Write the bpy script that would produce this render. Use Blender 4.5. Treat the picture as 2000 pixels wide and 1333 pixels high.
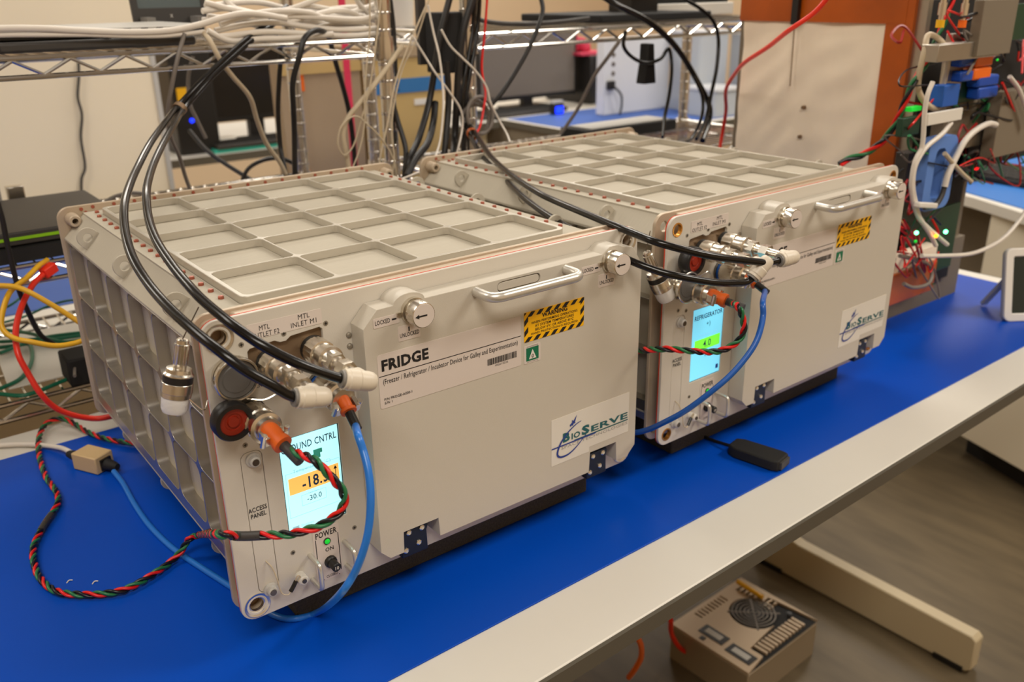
import bpy, bmesh, math, random
from mathutils import Vector as V, Matrix as M
random.seed(7)
D = bpy.data
for o in list(D.objects): D.objects.remove(o)
COL = bpy.context.scene.collection
PI = math.pi
# ------------------------------------------------------------------ camera
ZO = 1.06                       # height of the lockers' upper screw holes above the floor
FP = 1748.68
CAM = V((-0.20593, -0.63766, 0.24391 + ZO))
CR = V((0.7926156, -0.60954316, -0.01475287)); CU = V((0.23475224, 0.28274908, 0.93002384)); CF = V((0.56271831, 0.74061467, -0.36720296))
cd = D.cameras.new('camera'); cam = D.objects.new('camera', cd); COL.objects.link(cam)
cam.matrix_world = M(((CR.x, CU.x, -CF.x, CAM.x), (CR.y, CU.y, -CF.y, CAM.y), (CR.z, CU.z, -CF.z, CAM.z), (0, 0, 0, 1)))
cd.sensor_width = 36; cd.lens = 36 * FP / 2000; cd.clip_start = .02
cd.dof.use_dof = True; cd.dof.focus_distance = .80; cd.dof.aperture_fstop = 7.0
sc = bpy.context.scene; sc.camera = cam
sc.view_settings.view_transform = 'Standard'; sc.view_settings.look = 'None'
sc.view_settings.gamma = 1; sc.view_settings.use_curve_mapping = False
sc.view_settings.exposure = -0.12
w = D.worlds.new('room_air'); sc.world = w; w.use_nodes = True
w.node_tree.nodes['Background'].inputs[0].default_value = (1, .9, .76, 1)
w.node_tree.nodes['Background'].inputs[1].default_value = .12
LAMPS = [(-1.1, .9, 20), (1.3, 1.2, 28), (3.4, 1.1, 36), (-1.3, 3.4, 40), (1.2, 3.5, 40), (3.6, 3.4, 40), (-.6, -1.25, 40), (2.1, -1.15, 50)]
for i, (x, y, p) in enumerate(LAMPS):
    l = D.lights.new('ceiling_lamp', 'AREA'); l.shape = 'RECTANGLE'; l.size = 1.15; l.size_y = .55
    l.energy = p; l.color = (1, .935, .84)
    o = D.objects.new('ceiling_lamp', l); COL.objects.link(o); o.location = (x, y, 2.70)

def U(px, py, x=None, y=None, z=None):
    """world point seen at photo pixel (px,py) on the real plane x=, y= or z= (metres; z above the floor)"""
    d = CF + CR * ((px - 1000) / FP) - CU * ((py - 666.5) / FP)
    if x is not None: t = (x - CAM.x) / d.x
    elif y is not None: t = (y - CAM.y) / d.y
    else: t = (z - CAM.z) / d.z
    return CAM + d * t

# --------------------------------------------------------------- materials
def lin(c):
    return tuple((v / 255 / 12.92 if v / 255 <= .04045 else ((v / 255 + .055) / 1.055) ** 2.4) for v in c) + (1,)
def mat(name, c, rough=.5, metal=0, vary=0, vs=30, bump=0, bs=300, emit=0, trans=0, coat=0, spec=.5, stretch=None, alpha=1):
    m = D.materials.new(name); m.use_nodes = True; nt = m.node_tree; b = nt.nodes['Principled BSDF']
    c = lin(c); b.inputs['Base Color'].default_value = c; b.inputs['Roughness'].default_value = rough
    b.inputs['Metallic'].default_value = metal; b.inputs['Specular IOR Level'].default_value = spec
    if coat: b.inputs['Coat Weight'].default_value = coat; b.inputs['Coat Roughness'].default_value = .15
    if trans: b.inputs['Transmission Weight'].default_value = trans
    if alpha < 1: b.inputs['Alpha'].default_value = alpha
    if emit: b.inputs['Emission Color'].default_value = c; b.inputs['Emission Strength'].default_value = emit
    if vary or bump:
        tc = nt.nodes.new('ShaderNodeTexCoord'); mp = nt.nodes.new('ShaderNodeMapping'); nt.links.new(tc.outputs['Object'], mp.inputs[0])
        if stretch: mp.inputs['Scale'].default_value = stretch
    if vary:
        n = nt.nodes.new('ShaderNodeTexNoise'); n.inputs['Scale'].default_value = vs; n.inputs['Detail'].default_value = 4
        nt.links.new(mp.outputs[0], n.inputs['Vector'])
        r = nt.nodes.new('ShaderNodeMapRange'); r.inputs['From Min'].default_value = .3; r.inputs['From Max'].default_value = .7
        r.inputs['To Min'].default_value = 1 - vary; r.inputs['To Max'].default_value = 1 + vary; nt.links.new(n.outputs['Fac'], r.inputs[0])
        x = nt.nodes.new('ShaderNodeVectorMath'); x.operation = 'SCALE'; x.inputs[0].default_value = c[:3]; nt.links.new(r.outputs[0], x.inputs['Scale'])
        nt.links.new(x.outputs[0], b.inputs['Base Color'])
    if bump:
        n = nt.nodes.new('ShaderNodeTexNoise'); n.inputs['Scale'].default_value = bs; nt.links.new(mp.outputs[0], n.inputs['Vector'])
        k = nt.nodes.new('ShaderNodeBump'); k.inputs['Strength'].default_value = bump; k.inputs['Distance'].default_value = .001
        nt.links.new(n.outputs['Fac'], k.inputs['Height']); nt.links.new(k.outputs[0], b.inputs['Normal'])
    return m
paint = mat('off_white_paint', (206, 199, 186), .38, bump=.06, bs=900)
paint_door = mat('warm_grey_paint', (198, 190, 175), .42, bump=.08, bs=1200)
alum = mat('satin_aluminium', (184, 176, 159), .66, .0, spec=.12, vary=.03, vs=60, stretch=(1, 12, 1), bump=.03, bs=500)
alum_rib = mat('rib_highlight_aluminium', (192, 185, 170), .36, .25, spec=.5, vary=.02, vs=60)  # lighter, glossier copy of the body aluminium, puts a highlight on the ribs
alum_side = mat('milled_aluminium', (188, 182, 171), .30, .88, vary=.05, vs=20)
flange_m = mat('bronze_anodised_rim', (192, 174, 150), .42, .25, vary=.05, vs=40)
copper = mat('copper_rivet', (172, 98, 78), .38, .5)
gasket_m = mat('red_gasket', (206, 66, 36), .7)
steel = mat('nickel_plate', (222, 216, 204), .26, 1)
satin = mat('satin_bar', (214, 210, 200), .34, .7)
rub_grey = mat('grey_rubber', (92, 90, 88), .45)
screw_m = mat('screw_steel', (150, 142, 128), .42, .5)
steel_d = mat('dark_steel', (120, 112, 104), .3, 1)
chrome = mat('shelf_chrome', (215, 212, 206), .16, 1)
ring_m = mat('gunmetal_ring', (120, 118, 114), .25, 1)
black = mat('black_plastic', (24, 22, 21), .42)
blackrub = mat('black_hose', (20, 18, 16), .22, spec=.4)
blacksoft = mat('matte_black', (20, 19, 18), .75)
dark = mat('dark_grey_plastic', (58, 55, 52), .5)
grey = mat('grey_plastic', (128, 124, 118), .5)
lgrey = mat('light_grey_plastic', (190, 187, 180), .5)
foam_m = mat('charcoal_foam', (78, 73, 58), 1, vary=.25, vs=500, bump=1, bs=700)
mat_blue = mat('blue_esd_vinyl', (0, 71, 180), .4, vary=.03, vs=4, bump=.05, bs=900, spec=.22)
mat_blue2 = mat('pale_blue_vinyl', (52, 92, 170), .5)
lam = mat('white_laminate', (221, 216, 205), .45, vary=.02, vs=6)
lam_edge = mat('grey_edge_band', (88, 82, 70), .6)
wht = mat('white_plastic', (226, 221, 210), .4)
elbow_m = mat('ivory_push_fitting', (214, 203, 184), .4)
cloudy = mat('milky_nylon', (216, 214, 210), .5, bump=.3, bs=400)
orange = mat('orange_boot', (222, 98, 20), .5)
redcap_m = mat('oxide_red_cap', (146, 36, 12), .45)
blk_ink = mat('black_print', (22, 20, 20), .6)
sticker = mat('sticker_film', (214, 202, 192), .35)
logo_st = mat('logo_sticker', (222, 216, 204), .35)
yel_st = mat('warning_yellow', (250, 188, 10), .4)
grn_st = mat('label_green', (16, 110, 76), .4)
teal_ink = mat('teal_print', (24, 92, 96), .5); blue_ink = mat('navy_print', (36, 58, 140), .5); grey_ink = mat('grey_print', (160, 156, 150), .5)
navy_metal = mat('navy_hinge', (16, 26, 48), .4, .3)
w_red = mat('red_wire', (222, 28, 24), .35); w_green = mat('green_wire', (36, 112, 66), .35); w_black = mat('black_wire', (16, 18, 24), .35)
w_white = mat('white_cable', (222, 214, 202), .4); w_cream = mat('cream_cable', (196, 180, 152), .5); w_blue = mat('blue_cable', (36, 116, 206), .32)
w_yellow = mat('yellow_cable', (226, 172, 24), .4); w_redc = mat('red_patch_cable', (232, 48, 26), .35); w_dgreen = mat('green_patch_cable', (20, 108, 78), .4)
w_grey = mat('grey_cable', (120, 112, 104), .45); w_dkblue = mat('deep_blue_cable', (20, 88, 176), .35)
scr_m = mat('lcd_glow', (180, 246, 252), .2, emit=.95); scr_b = mat('lcd_glow_blue', (120, 214, 246), .2, emit=.8)
scr_org = mat('lcd_amber', (246, 190, 96), .3, emit=.8); scr_grn = mat('lcd_green', (120, 240, 60), .3, emit=.8)
scr_ink = mat('lcd_ink', (30, 70, 110), .3); scr_line = mat('lcd_line', (150, 200, 210), .3, emit=.5)
led_g = mat('green_led', (20, 190, 50), .3, emit=.7); led_gb = mat('bright_green_led', (90, 255, 150), .3, emit=9); led_o = mat('orange_led', (255, 130, 20), .3, emit=6)
led_b = mat('blue_led', (20, 50, 255), .3, emit=3); led_r = mat('red_led', (255, 20, 20), .3, emit=3)
kapton = mat('kapton_tape', (176, 80, 2), .35, vary=.2, vs=10, coat=.15)
sheet_m = mat('fibrous_sheet', (242, 227, 204), .7, vary=.05, vs=14, bump=.2, bs=40)
recess_m = mat('dull_bronze', (132, 108, 82), .5, .5)
gold = mat('gold_bushing', (200, 140, 60), .3, .8)
panel_m = mat('beige_panel', (238, 224, 196), .8, vary=.015, vs=3)
wall_m = mat('wall_paint', (214, 190, 158), .9, vary=.015, vs=2)
ceil_m = mat('ceiling_tile', (215, 210, 200), .95)
floor_m = mat('vinyl_floor', (96, 83, 62), .5, vary=.22, vs=4.5, stretch=(5, 1, 1), spec=.4)
steel_leg = mat('cream_steel', (190, 174, 142), .45)
carton = mat('tan_carton', (168, 146, 116), .85, vary=.04, vs=8); carton2 = mat('yellow_tan_carton', (196, 166, 106), .85, vary=.03, vs=8)
bluetape = mat('blue_tape', (46, 112, 170), .6); pink = mat('pink_strap', (226, 50, 88), .6); teal = mat('teal_paper', (60, 190, 170), .7)
pcb = mat('green_circuit_board', (14, 56, 36), .45); relay_b = mat('blue_relay', (14, 72, 170), .4); relay_o = mat('orange_relay', (240, 110, 20), .4)
yellow_p = mat('yellow_plastic', (236, 180, 20), .4); magenta = mat('magenta_bag', (206, 60, 90), .6)
clear = mat('clear_bin', (205, 212, 220), .3, alpha=.6); blu_wrap = mat('blue_foam_wrap', (90, 130, 200), .6)
cabm = mat('cabinet_laminate', (222, 212, 190), .6); gpanel = mat('grey_panel', (120, 108, 90), .7); case_m = mat('pc_case_white', (212, 214, 218), .45)
mon_gl = mat('grey_screen', (120, 112, 104), .22); lime = mat('lime_stripe', (140, 200, 20), .5); ltan = mat('tan_coupler', (206, 176, 128), .5)

# ----------------------------------------------------------------- builder
class B:
    def __init__(s): s.bm = bmesh.new()
    def _f(s, vs):
        try: return s.bm.faces.new(vs)
        except ValueError: return None
    def box(s, a, b, mx=None):
        a, b = V(a), V(b)
        vs = [s.bm.verts.new((mx or M()) @ V((x, y, z))) for x in (a.x, b.x) for y in (a.y, b.y) for z in (a.z, b.z)]
        for f in ((0, 1, 3, 2), (4, 6, 7, 5), (0, 4, 5, 1), (2, 3, 7, 6), (0, 2, 6, 4), (1, 5, 7, 3)): s._f([vs[i] for i in f])
        return s
    def bar(s, p, q, wd, ht, up=(0, 0, 1)):
        p, q = V(p), V(q); d = (q - p); L = d.length; d.normalize(); r = d.cross(V(up)).normalized(); u = r.cross(d)
        mx = M.Translation(p) @ M((r, d, u)).transposed().to_4x4()
        return s.box((-wd / 2, 0, -ht / 2), (wd / 2, L, ht / 2), mx)
    def lathe(s, p, d, prof, n=32, cap=True):
        p, d = V(p), V(d).normalized(); a = V((0, 0, 1)) if abs(d.z) < .9 else V((1, 0, 0)); x = d.cross(a).normalized(); y = d.cross(x)
        rings = []
        for pr in prof:
            t, r = pr[0], pr[1]; k = pr[2] if len(pr) > 2 else 0
            rings.append([s.bm.verts.new(p + d * t + (x * math.cos(2 * PI * i / n) + y * math.sin(2 * PI * i / n)) * max(r - (k if i % 2 else 0), 1e-5)) for i in range(n)])
        for A, Bq in zip(rings, rings[1:]):
            for i in range(n): s._f((A[i], A[(i + 1) % n], Bq[(i + 1) % n], Bq[i]))
        if cap: s._f(rings[0][::-1]); s._f(rings[-1])
        return s
    def cyl(s, p, q, r, n=20, r2=None): p, q = V(p), V(q); return s.lathe(p, q - p, [(0, r), ((q - p).length, r if r2 is None else r2)], n)
    def hexa(s, p, q, r): return s.cyl(p, q, r, 6)
    def ring(s, p, d, ro, ri, t, n=32): return s.lathe(p, d, [(0, ri), (0, ro), (t, ro), (t, ri), (0, ri)], n, False)
    def ball(s, p, r, n=12): return s.lathe(V(p) - V((0, 0, r)), (0, 0, 1), [(r - r * math.cos(PI * i / 8), r * math.sin(PI * i / 8)) for i in range(9)], n, False)
    def tube(s, pts, r, n=8, cap=True):
        pts = [V(p) for p in pts]; rings = []; prev = None
        for i, p in enumerate(pts):
            t = (pts[min(i + 1, len(pts) - 1)] - pts[max(i - 1, 0)]).normalized()
            if prev is None: a = V((0, 0, 1)) if abs(t.z) < .9 else V((1, 0, 0)); x = t.cross(a).normalized()
            else: x = (prev - t * prev.dot(t)).normalized()
            prev = x; y = t.cross(x)
            rings.append([s.bm.verts.new(p + (x * math.cos(2 * PI * k / n) + y * math.sin(2 * PI * k / n)) * r) for k in range(n)])
        for A, Bq in zip(rings, rings[1:]):
            for k in range(n): s._f((A[k], A[(k + 1) % n], Bq[(k + 1) % n], Bq[k]))
        if cap: s._f(rings[0][::-1]); s._f(rings[-1])
        return s
    def plate(s, outer, holes, ax, a, b):
        bm = bmesh.new(); es = []
        def P(u, v, w): return {'y': (u, w, v), 'z': (u, v, w), 'x': (w, u, v)}[ax]
        for lp in [outer] + list(holes):
            vs = [bm.verts.new(P(u, v, a)) for u, v in lp]
            for i in range(len(vs)): es.append(bm.edges.new((vs[i], vs[(i + 1) % len(vs)])))
        if holes: bmesh.ops.triangle_fill(bm, use_beauty=True, use_dissolve=False, edges=es)
        else: bm.faces.new(bm.verts[:] if False else [e for e in bm.verts])
        g = bmesh.ops.extrude_face_region(bm, geom=bm.faces[:])
        dv = V(P(0, 0, b)) - V(P(0, 0, a))
        for e in g['geom']:
            if isinstance(e, bmesh.types.BMVert): e.co += dv
        me = D.meshes.new('t'); bm.to_mesh(me); bm.free(); s.bm.from_mesh(me); D.meshes.remove(me)
        return s
    def text(s, t, x0, x1, z0, z1, y, bold=.0, mx=None, flip=False):
        """lettering fitted to the rectangle, facing -Y"""
        c = D.curves.new('t', 'FONT'); c.body = t; c.offset = bold; c.resolution_u = 2; c.align_x = 'CENTER'; c.space_line = .95; c.space_character = 1.06
        o = D.objects.new('t', c); COL.objects.link(o); bpy.context.view_layer.update()
        me = D.meshes.new_from_object(o.evaluated_get(bpy.context.evaluated_depsgraph_get())); D.objects.remove(o); D.curves.remove(c)
        xs = [v.co.x for v in me.vertices]; ys = [v.co.y for v in me.vertices]
        ax, bx, ay, by = min(xs), max(xs), min(ys), max(ys)
        for v in me.vertices:
            p = V((x0 + (v.co.x - ax) / (bx - ax) * (x1 - x0), y, z0 + (v.co.y - ay) / (by - ay) * (z1 - z0)))
            v.co = mx @ p if mx else p
        s.bm.from_mesh(me); D.meshes.remove(me); return s
    def rect(s, x0, x1, z0, z1, y): vs = [s.bm.verts.new(p) for p in ((x0, y, z0), (x1, y, z0), (x1, y, z1), (x0, y, z1))]; s._f(vs); return s
    def poly(s, pts, y): s._f([s.bm.verts.new((p[0], y, p[1])) for p in pts]); return s
    def ob(s, name, m, parent=None, lab=None, cat=None, group=None, kind=None, bev=0, world=False, ang=32, flat=False):
        me = D.meshes.new(name); bm = s.bm
        bmesh.ops.recalc_face_normals(bm, faces=bm.faces)
        if world and parent is not None:
            bm.transform((M.Translation(parent.location) @ parent.rotation_euler.to_matrix().to_4x4()).inverted())
        off = V((0, 0, 0))
        if parent is None and bm.verts:
            xs = [v.co for v in bm.verts]
            off = V(((min(v.x for v in xs) + max(v.x for v in xs)) / 2, (min(v.y for v in xs) + max(v.y for v in xs)) / 2, min(v.z for v in xs)))
            bmesh.ops.translate(bm, vec=-off, verts=bm.verts)
        bm.to_mesh(me); bm.free(); me.materials.append(m)
        if not flat:
            me.polygons.foreach_set('use_smooth', [True] * len(me.polygons)); me.set_sharp_from_angle(angle=math.radians(ang))
        o = D.objects.new(name, me); COL.objects.link(o); o.location = off
        if parent is not None: o.parent = parent; o.location = (0, 0, 0)
        if bev:
            k = o.modifiers.new('bevel', 'BEVEL'); k.width = bev; k.segments = 2; k.limit_method = 'ANGLE'; k.angle_limit = math.radians(40); k.harden_normals = False
        return tag(o, lab, cat, group, kind)
def tag(o, lab=None, cat=None, group=None, kind=None):
    if lab: o['label'] = lab
    if cat: o['category'] = cat
    if group: o['group'] = group
    if kind: o['kind'] = kind
    return o
def thing(name, lab, cat, loc=(0, 0, 0), rz=0, group=None, rx=0):
    o = D.objects.new(name, None); COL.objects.link(o); o.location = loc; o.rotation_euler = (rx, 0, rz); o.empty_display_size = .05
    return tag(o, lab, cat, group)
def copies(o, locs, parent):
    """copies of a small part sharing its mesh"""
    for l in locs:
        c = o.copy(); c.location = l; COL.objects.link(c); c.parent = parent
def rr(x0, x1, z0, z1, r, n=5):
    out = []
    for cx, cz, a in ((x1 - r, z1 - r, 0), (x0 + r, z1 - r, 90), (x0 + r, z0 + r, 180), (x1 - r, z0 + r, 270)):
        for i in range(n + 1): t = math.radians(a + 90 * i / n); out.append((cx + r * math.cos(t), cz + r * math.sin(t)))
    return out
def circ(cx, cz, r, n=24): return [(cx + r * math.cos(2 * PI * i / n), cz + r * math.sin(2 * PI * i / n)) for i in range(n)]
def smooth(pts, k=8):
    pts = [V(p) for p in pts]; P = [pts[0] * 2 - pts[1]] + pts + [pts[-1] * 2 - pts[-2]]; out = []
    for i in range(1, len(P) - 2):
        a, b, c, d = P[i - 1:i + 3]
        for j in range(k):
            t = j / k; out.append(.5 * ((2 * b) + (c - a) * t + (2 * a - 5 * b + 4 * c - d) * t * t + (3 * b - a - 3 * c + d) * t ** 3))
    return out + [pts[-1]]
def PX(seq):
    """[(px,py,'y'|'x'|'z',value) or a world vector]; a bare number repeats the plane"""
    out = []
    for q in seq:
        if isinstance(q, V) or len(q) == 3 and isinstance(q[0], float): out.append(V(q))
        else: out.append(U(q[0], q[1], **{q[2]: q[3]}))
    return out
def Y(y, *pp):                      # pixels on one depth plane
    return [(a, b, 'y', y) for a, b in pp]
def ramp(y0, y1, *pp):              # pixels with depth running from y0 to y1
    n = len(pp) - 1; return [(a, b, 'y', y0 + (y1 - y0) * i / n) for i, (a, b) in enumerate(pp)]
def cable(name, seq, r, m, lab, cat='cable', group=None, k=8, n=8):
    return B().tube(smooth(PX(seq), k), r, n).ob(name, m, None, lab, cat, group, ang=60)
def twisted(name, seq, r, hr, pitch, lab, mats, group=None, sleeves=()):
    path = smooth(PX(seq), 14); L = [0]
    for a, b in zip(path, path[1:]): L.append(L[-1] + (b - a).length)
    t = thing(name, lab, 'cable', tuple(path[0]), group=group)
    step = .0016; pts = []; i = 0; s = 0
    while s < L[-1]:
        while L[i + 1] < s: i += 1
        pts.append((path[i].lerp(path[i + 1], (s - L[i]) / max(L[i + 1] - L[i], 1e-9)), s)); s += step
    fr = []; prev = None
    for j, (p, s) in enumerate(pts):
        tt = (pts[min(j + 1, len(pts) - 1)][0] - pts[max(j - 1, 0)][0]).normalized()
        if prev is None: x = tt.cross(V((0, 0, 1))).normalized()
        else: x = (prev - tt * prev.dot(tt)).normalized()
        prev = x; fr.append((x, tt.cross(x)))
    for q, (mm, nm) in enumerate(mats):
        ph = 2 * PI * q / len(mats)
        B().tube([p + (fx * math.cos(ph + 2 * PI * s / pitch) + fy * math.sin(ph + 2 * PI * s / pitch)) * hr for (p, s), (fx, fy) in zip(pts, fr)], r, 6).ob('wire', mm, t, nm, world=True, ang=70)
    for a, b in sleeves:
        la, lb = (L[int(14 * a)], L[int(14 * b)]); seg = [p for p, s in pts if la < s < lb]
        B().tube(seg, hr + r * 1.05, 10).ob('shrink_sleeve', dark, t, 'dark heat-shrink sleeve', world=True, ang=70)
    return t
RGB3 = ((w_red, 'red wire'), (w_green, 'green wire'), (w_black, 'black wire'))
RGB2 = ((w_red, 'red wire'), (w_green, 'green wire'), (w_black, 'black wire'))
# -------------------------------------------------------------------- room
X0, X1, Y0, Y1, H = -3.2, 5.2, -2.8, 5.0, 2.75
B().box((X0, Y0, -.05), (X1, Y1, 0)).ob('floor', floor_m, kind='structure')
B().box((X0, Y0, H), (X1, Y1, H + .05)).ob('ceiling', ceil_m, kind='structure')
B().box((X0, Y1, 0), (X1, Y1 + .1, H)).ob('wall_back', wall_m, kind='structure')
B().box((X0 - .1, Y0, 0), (X0, Y1, H)).ob('wall_left', wall_m, kind='structure')
B().box((X1, Y0, 0), (X1 + .1, Y1, H)).ob('wall_right', wall_m, kind='structure')
B().box((X0, Y0 - .1, 0), (X1, Y0, H)).ob('wall_front', wall_m, kind='structure')
B().box((X0, Y1 - .012, 0), (X1, Y1, .1)).ob('baseboard_back', dark, kind='structure')

# ------------------------------------------------------------------- table
TT = .758                        # table top height
tb = thing('work_table', 'long white laminate work table with dark edge band carrying the two lockers', 'table', (0, -.180, 0), .0297)
B().box((-1.15, .003, TT - .0165), (1.585, .80, TT)).ob('table_top', lam, tb, bev=.002)
B().box((-1.15, -.001, TT - .0185), (1.585, .003, TT - .001)).box((1.585, -.001, TT - .0185), (1.589, .80, TT - .001)).ob('edge_band', lam_edge, tb, 'dark grey rubber edge band')
B().box((-1.1, .10, TT - .075), (1.45, .13, TT - .017)).box((-1.1, .62, TT - .075), (1.45, .65, TT - .017)).ob('under_rail', steel_leg, tb)
for lx in (1.40, -1.0):
    pr = [(.085, .012), (.095, .004), (.60, .004), (.62, .02), (.62, TT - .072), (.545, TT - .072), (.545, .150), (.541, .128), (.530, .112), (.514, .100), (.495, .096), (.095, .090), (.085, .082)]
    b = B().plate(pr, [], 'x', lx - .016, lx + .016); b.box((lx - .02, .14, TT - .074), (lx + .02, .61, TT - .029))
    b.ob('leg', steel_leg, tb, 'cream steel leg with forward foot', bev=.003)
    for gy in (.13, .56): B().box((lx - .020, gy - .03, 0), (lx + .020, gy + .03, .012)).ob('glide', black, tb)
b = B().plate(rr(-1.1, 1.535, -.092, .552, .006), [], 'z', .7581, .7600)
em = b.ob('esd_mat', mat_blue, None, 'large bright blue anti-static mat lying on the white work table', 'mat', bev=.0005)
em.rotation_euler = (0, 0, .012)

# ----------------------------------------------------------------- lockers
HH = .2457
def build_locker(loc, rz, v):
    first = v == 1
    L = thing('fridge_locker', ('left-hand off-white fridge locker nearest the camera, its screen reading -18 on amber' if first else
              'right-hand off-white fridge locker behind the first, its screen reading 4.0 on green'), 'locker', loc, rz, 'fridge lockers on the blue mat')
    L.location.z = ZO
    # body : octagonal core, pocketed skins
    core = [(.021, .005), (-.004, -.020), (-.004, -.0225), (.008, -.0235), (.008, -.2255), (-.004, -.2265), (-.004, -.229), (.021, -.2545)]
    core = core + [(.430 - x, z) for x, z in reversed(core)]
    B().plate(core, [], 'y', .023, .488).ob('body', alum, L, bev=.0004)
    gx0, gx, gy0, gy = .0405, .0847, .0461, .0838
    cells = [rr(gx0 + gx * i + .0010, gx0 + gx * (i + 1) - .0010, gy0 + gy * j + .0010, gy0 + gy * (j + 1) - .0010, .0065) for i in range(4) for j in range(5)]
    B().plate(rr(gx0 - .0035, gx0 + 4 * gx + .0035, gy0 - .0035, gy0 + 5 * gy + .0035, .008), cells, 'z', .005, .0134).ob('top_waffle_panel', alum_rib, L, 'top panel milled with twenty square pockets', bev=.0006)
    B().plate([(.0205, .024), (.4095, .024), (.4095, .488), (.0205, .488)], [rr(gx0 - .004, gx0 + 4 * gx + .004, gy0 - .004, gy0 + 5 * gy + .004, .009)], 'z', .0045, .0066).ob('rivet_strip', alum, L)
    zs = (-.0225, -.0865, -.1500, -.2135); ys = [.0235, .0935, .1687, .2437, .3192, .3947, .4702]
    hs = [rr(ys[i] + .0009, ys[i + 1] - .0009, zs[k + 1] + .0008, zs[k] - .0008, .0110, 7) for i in range(6) for k in range(3)]
    B().plate([(.023, -.2266), (.488, -.2266), (.488, -.0224), (.023, -.0224)], hs, 'x', -.004, .009).ob('side_waffle_panel', alum_side, L, 'side panel milled with three rows of pockets', bev=.0003)
    B().plate([(.023, -.2266), (.488, -.2266), (.488, -.0224), (.023, -.0224)], hs, 'x', .421, .434).ob('side_waffle_panel', alum_side, L, bev=.0003)
    # lashing tabs fill the cut corners
    def tab(y, sx, top):
        cx, cz = (.0035, -.0035) if sx < 0 else (.4265, -.0035)
        if not top: cz = -.240; cx += .006 if sx < 0 else -.006
        pts = []
        dx = -1 if sx < 0 else 1; dz = 1 if top else -1
        a0 = math.atan2(dz, dx); r = .0112
        for i in range(13): t = a0 - PI / 2 + PI * i / 12; pts.append((cx + r * math.cos(t), cz + r * math.sin(t)))
        back = V((-dx, -dz)).normalized() * .022
        pts += [(pts[-1][0] + back.x, pts[-1][1] + back.y), (pts[0][0] + back.x, pts[0][1] + back.y)]
        B().plate(pts, [circ(cx, cz, .0048, 20)], 'y', y - .0015, y + .0015).ob('lashing_tab', alum, L, bev=.0004)
    for y in (.112, .262, .402): tab(y, -1, True); tab(y, 1, True); tab(y - .01, -1, False)
    # rivets
    rv = B().lathe((0, 0, 0), (0, 0, 1), [(0, .0025), (.0020, .0025), (.0026, .0019)], 10).ob('rivet', copper, L)
    locs = [(x, .0719 + .0236 * k, .0066) for x in (.0298, .4002) for k in range(17)] + [(.044 + .0228 * k, .4795, .0066) for k in range(16)] + [(.0335, .474, .0066)]
    rv.location = locs[0]; copies(rv, locs[1:], L)
    # front flange, spacer, gasket, front plate
    OUT = rr(-.014, .444, -.259, .0146, .0135, 7); C4 = [(0, 0), (0, -HH), (.43, 0), (.43, -HH)]
    B().plate(OUT, [circ(x, z, .0058) for x, z in C4], 'y', .019, .0232).ob('front_flange', flange_m, L, 'bronze-tinted flange behind the front plate', bev=.0005)
    B().plate(rr(.0165, .4135, -.2485, .0125, .003), [], 'y', .0062, .019).ob('spacer_frame', flange_m, L)
    B().plate(rr(-.0140, .4440, -.2590, .0146, .0135, 7), [rr(-.0112, .4412, -.2562, .0118, .0110, 7)], 'y', .0036, .0048).ob('gasket', gasket_m, L, 'thin red gasket line')
    ins = [circ(x, z, .0072) for x, z in C4]
    rec = [(.0205, -.0315), (.0205, -.0165), (.0225, -.0145), (.0430, -.0128), (.0470, -.0150), (.0530, -.0150), (.0570, -.0122), (.0820, -.0105), (.0845, -.0125), (.0845, -.0300), (.070, -.038), (.030, -.038)]
    scr = [(.0357, -.1905), (.0905, -.1905), (.0905, -.1003), (.0357, -.1003)]
    acc = rr(.0030, .0213, -.2362, -.1010, .006)
    B().plate(OUT, ins + [rec, scr, acc], 'y', 0, .0036).ob('front_plate', paint, L, bev=.0007)
    B().box((.018, .0037, -.041), (.088, .006, -.008)).ob('port_recess', recess_m, L, 'dull bronze recess behind the hose ports')
    B().plate(rr(.0034, .0209, -.2358, -.1014, .0056), [], 'y', .0002, .0036).ob('access_cover', paint, L, 'narrow rounded access panel', bev=.0004)
    B().text('ACCESS\nPANEL', .0035, .0195, -.1620, -.1520, -.0001, .015).ob('lettering', blk_ink, L, flat=True)
    bush = (steel if first else gold)
    for i, (x, z) in enumerate(C4):
        b = B().lathe((x, -.0008, z), (0, 1, 0), [(.0045, .0118), (0, .0116), (0, .0106), (.0022, .0068), (.0022, .0062), (.0045, .0056)], 36, False) if first else B().ring((x, -.0006, z), (0, 1, 0), .0078, .0062, .0045)
        if first: B().cyl((x, .011, z), (x, .013, z), .0062).ob('hole_shade_disc', recess_m, L)  # dark disc added so the bushing hole reads as shaded inside
        b.ob('bushing', bush, L, 'polished ring bushing' if first else 'gold bushing')
        if first: B().ring((x, .0047, z), (0, 1, 0), .0105, .006, .0143).ob('spacer_boss', flange_m, L)
    # countersunk screws
    for x, z in ((.0163, -.0092), (.0514, -.0086), (.0879, -.0086), (.0086, -.0938), (.0221, -.097), (.0368, -.2082), (.0965, -.2074), (.0081, -.0781)):
        s = B().lathe((x, -.0003, z), (0, 1, 0), [(0, .0022), (.0006, .0022)], 14).ob('screw', screw_m, L)
        B().box((x - .0013, -.0005, z - .0003), (x + .0013, -.0003, z + .0003)).box((x - .0003, -.0005, z - .0013), (x + .0003, -.0003, z + .0013)).ob('cross_slot', black, s)
    for z in (-.0235, -.0335): B().lathe((.1075 if first else .1075, 0, z), (0, -1, 0), [(0, .0026), (.0012, .0024), (.002, .0012)], 12).ob('screw', screw_m, L)
    # bezel + screen
    B().box((.0357, .0012, -.1905), (.0905, .0034, -.1003)).ob('screen_bezel', black, L)
    sm = scr_m if first else scr_b
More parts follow.
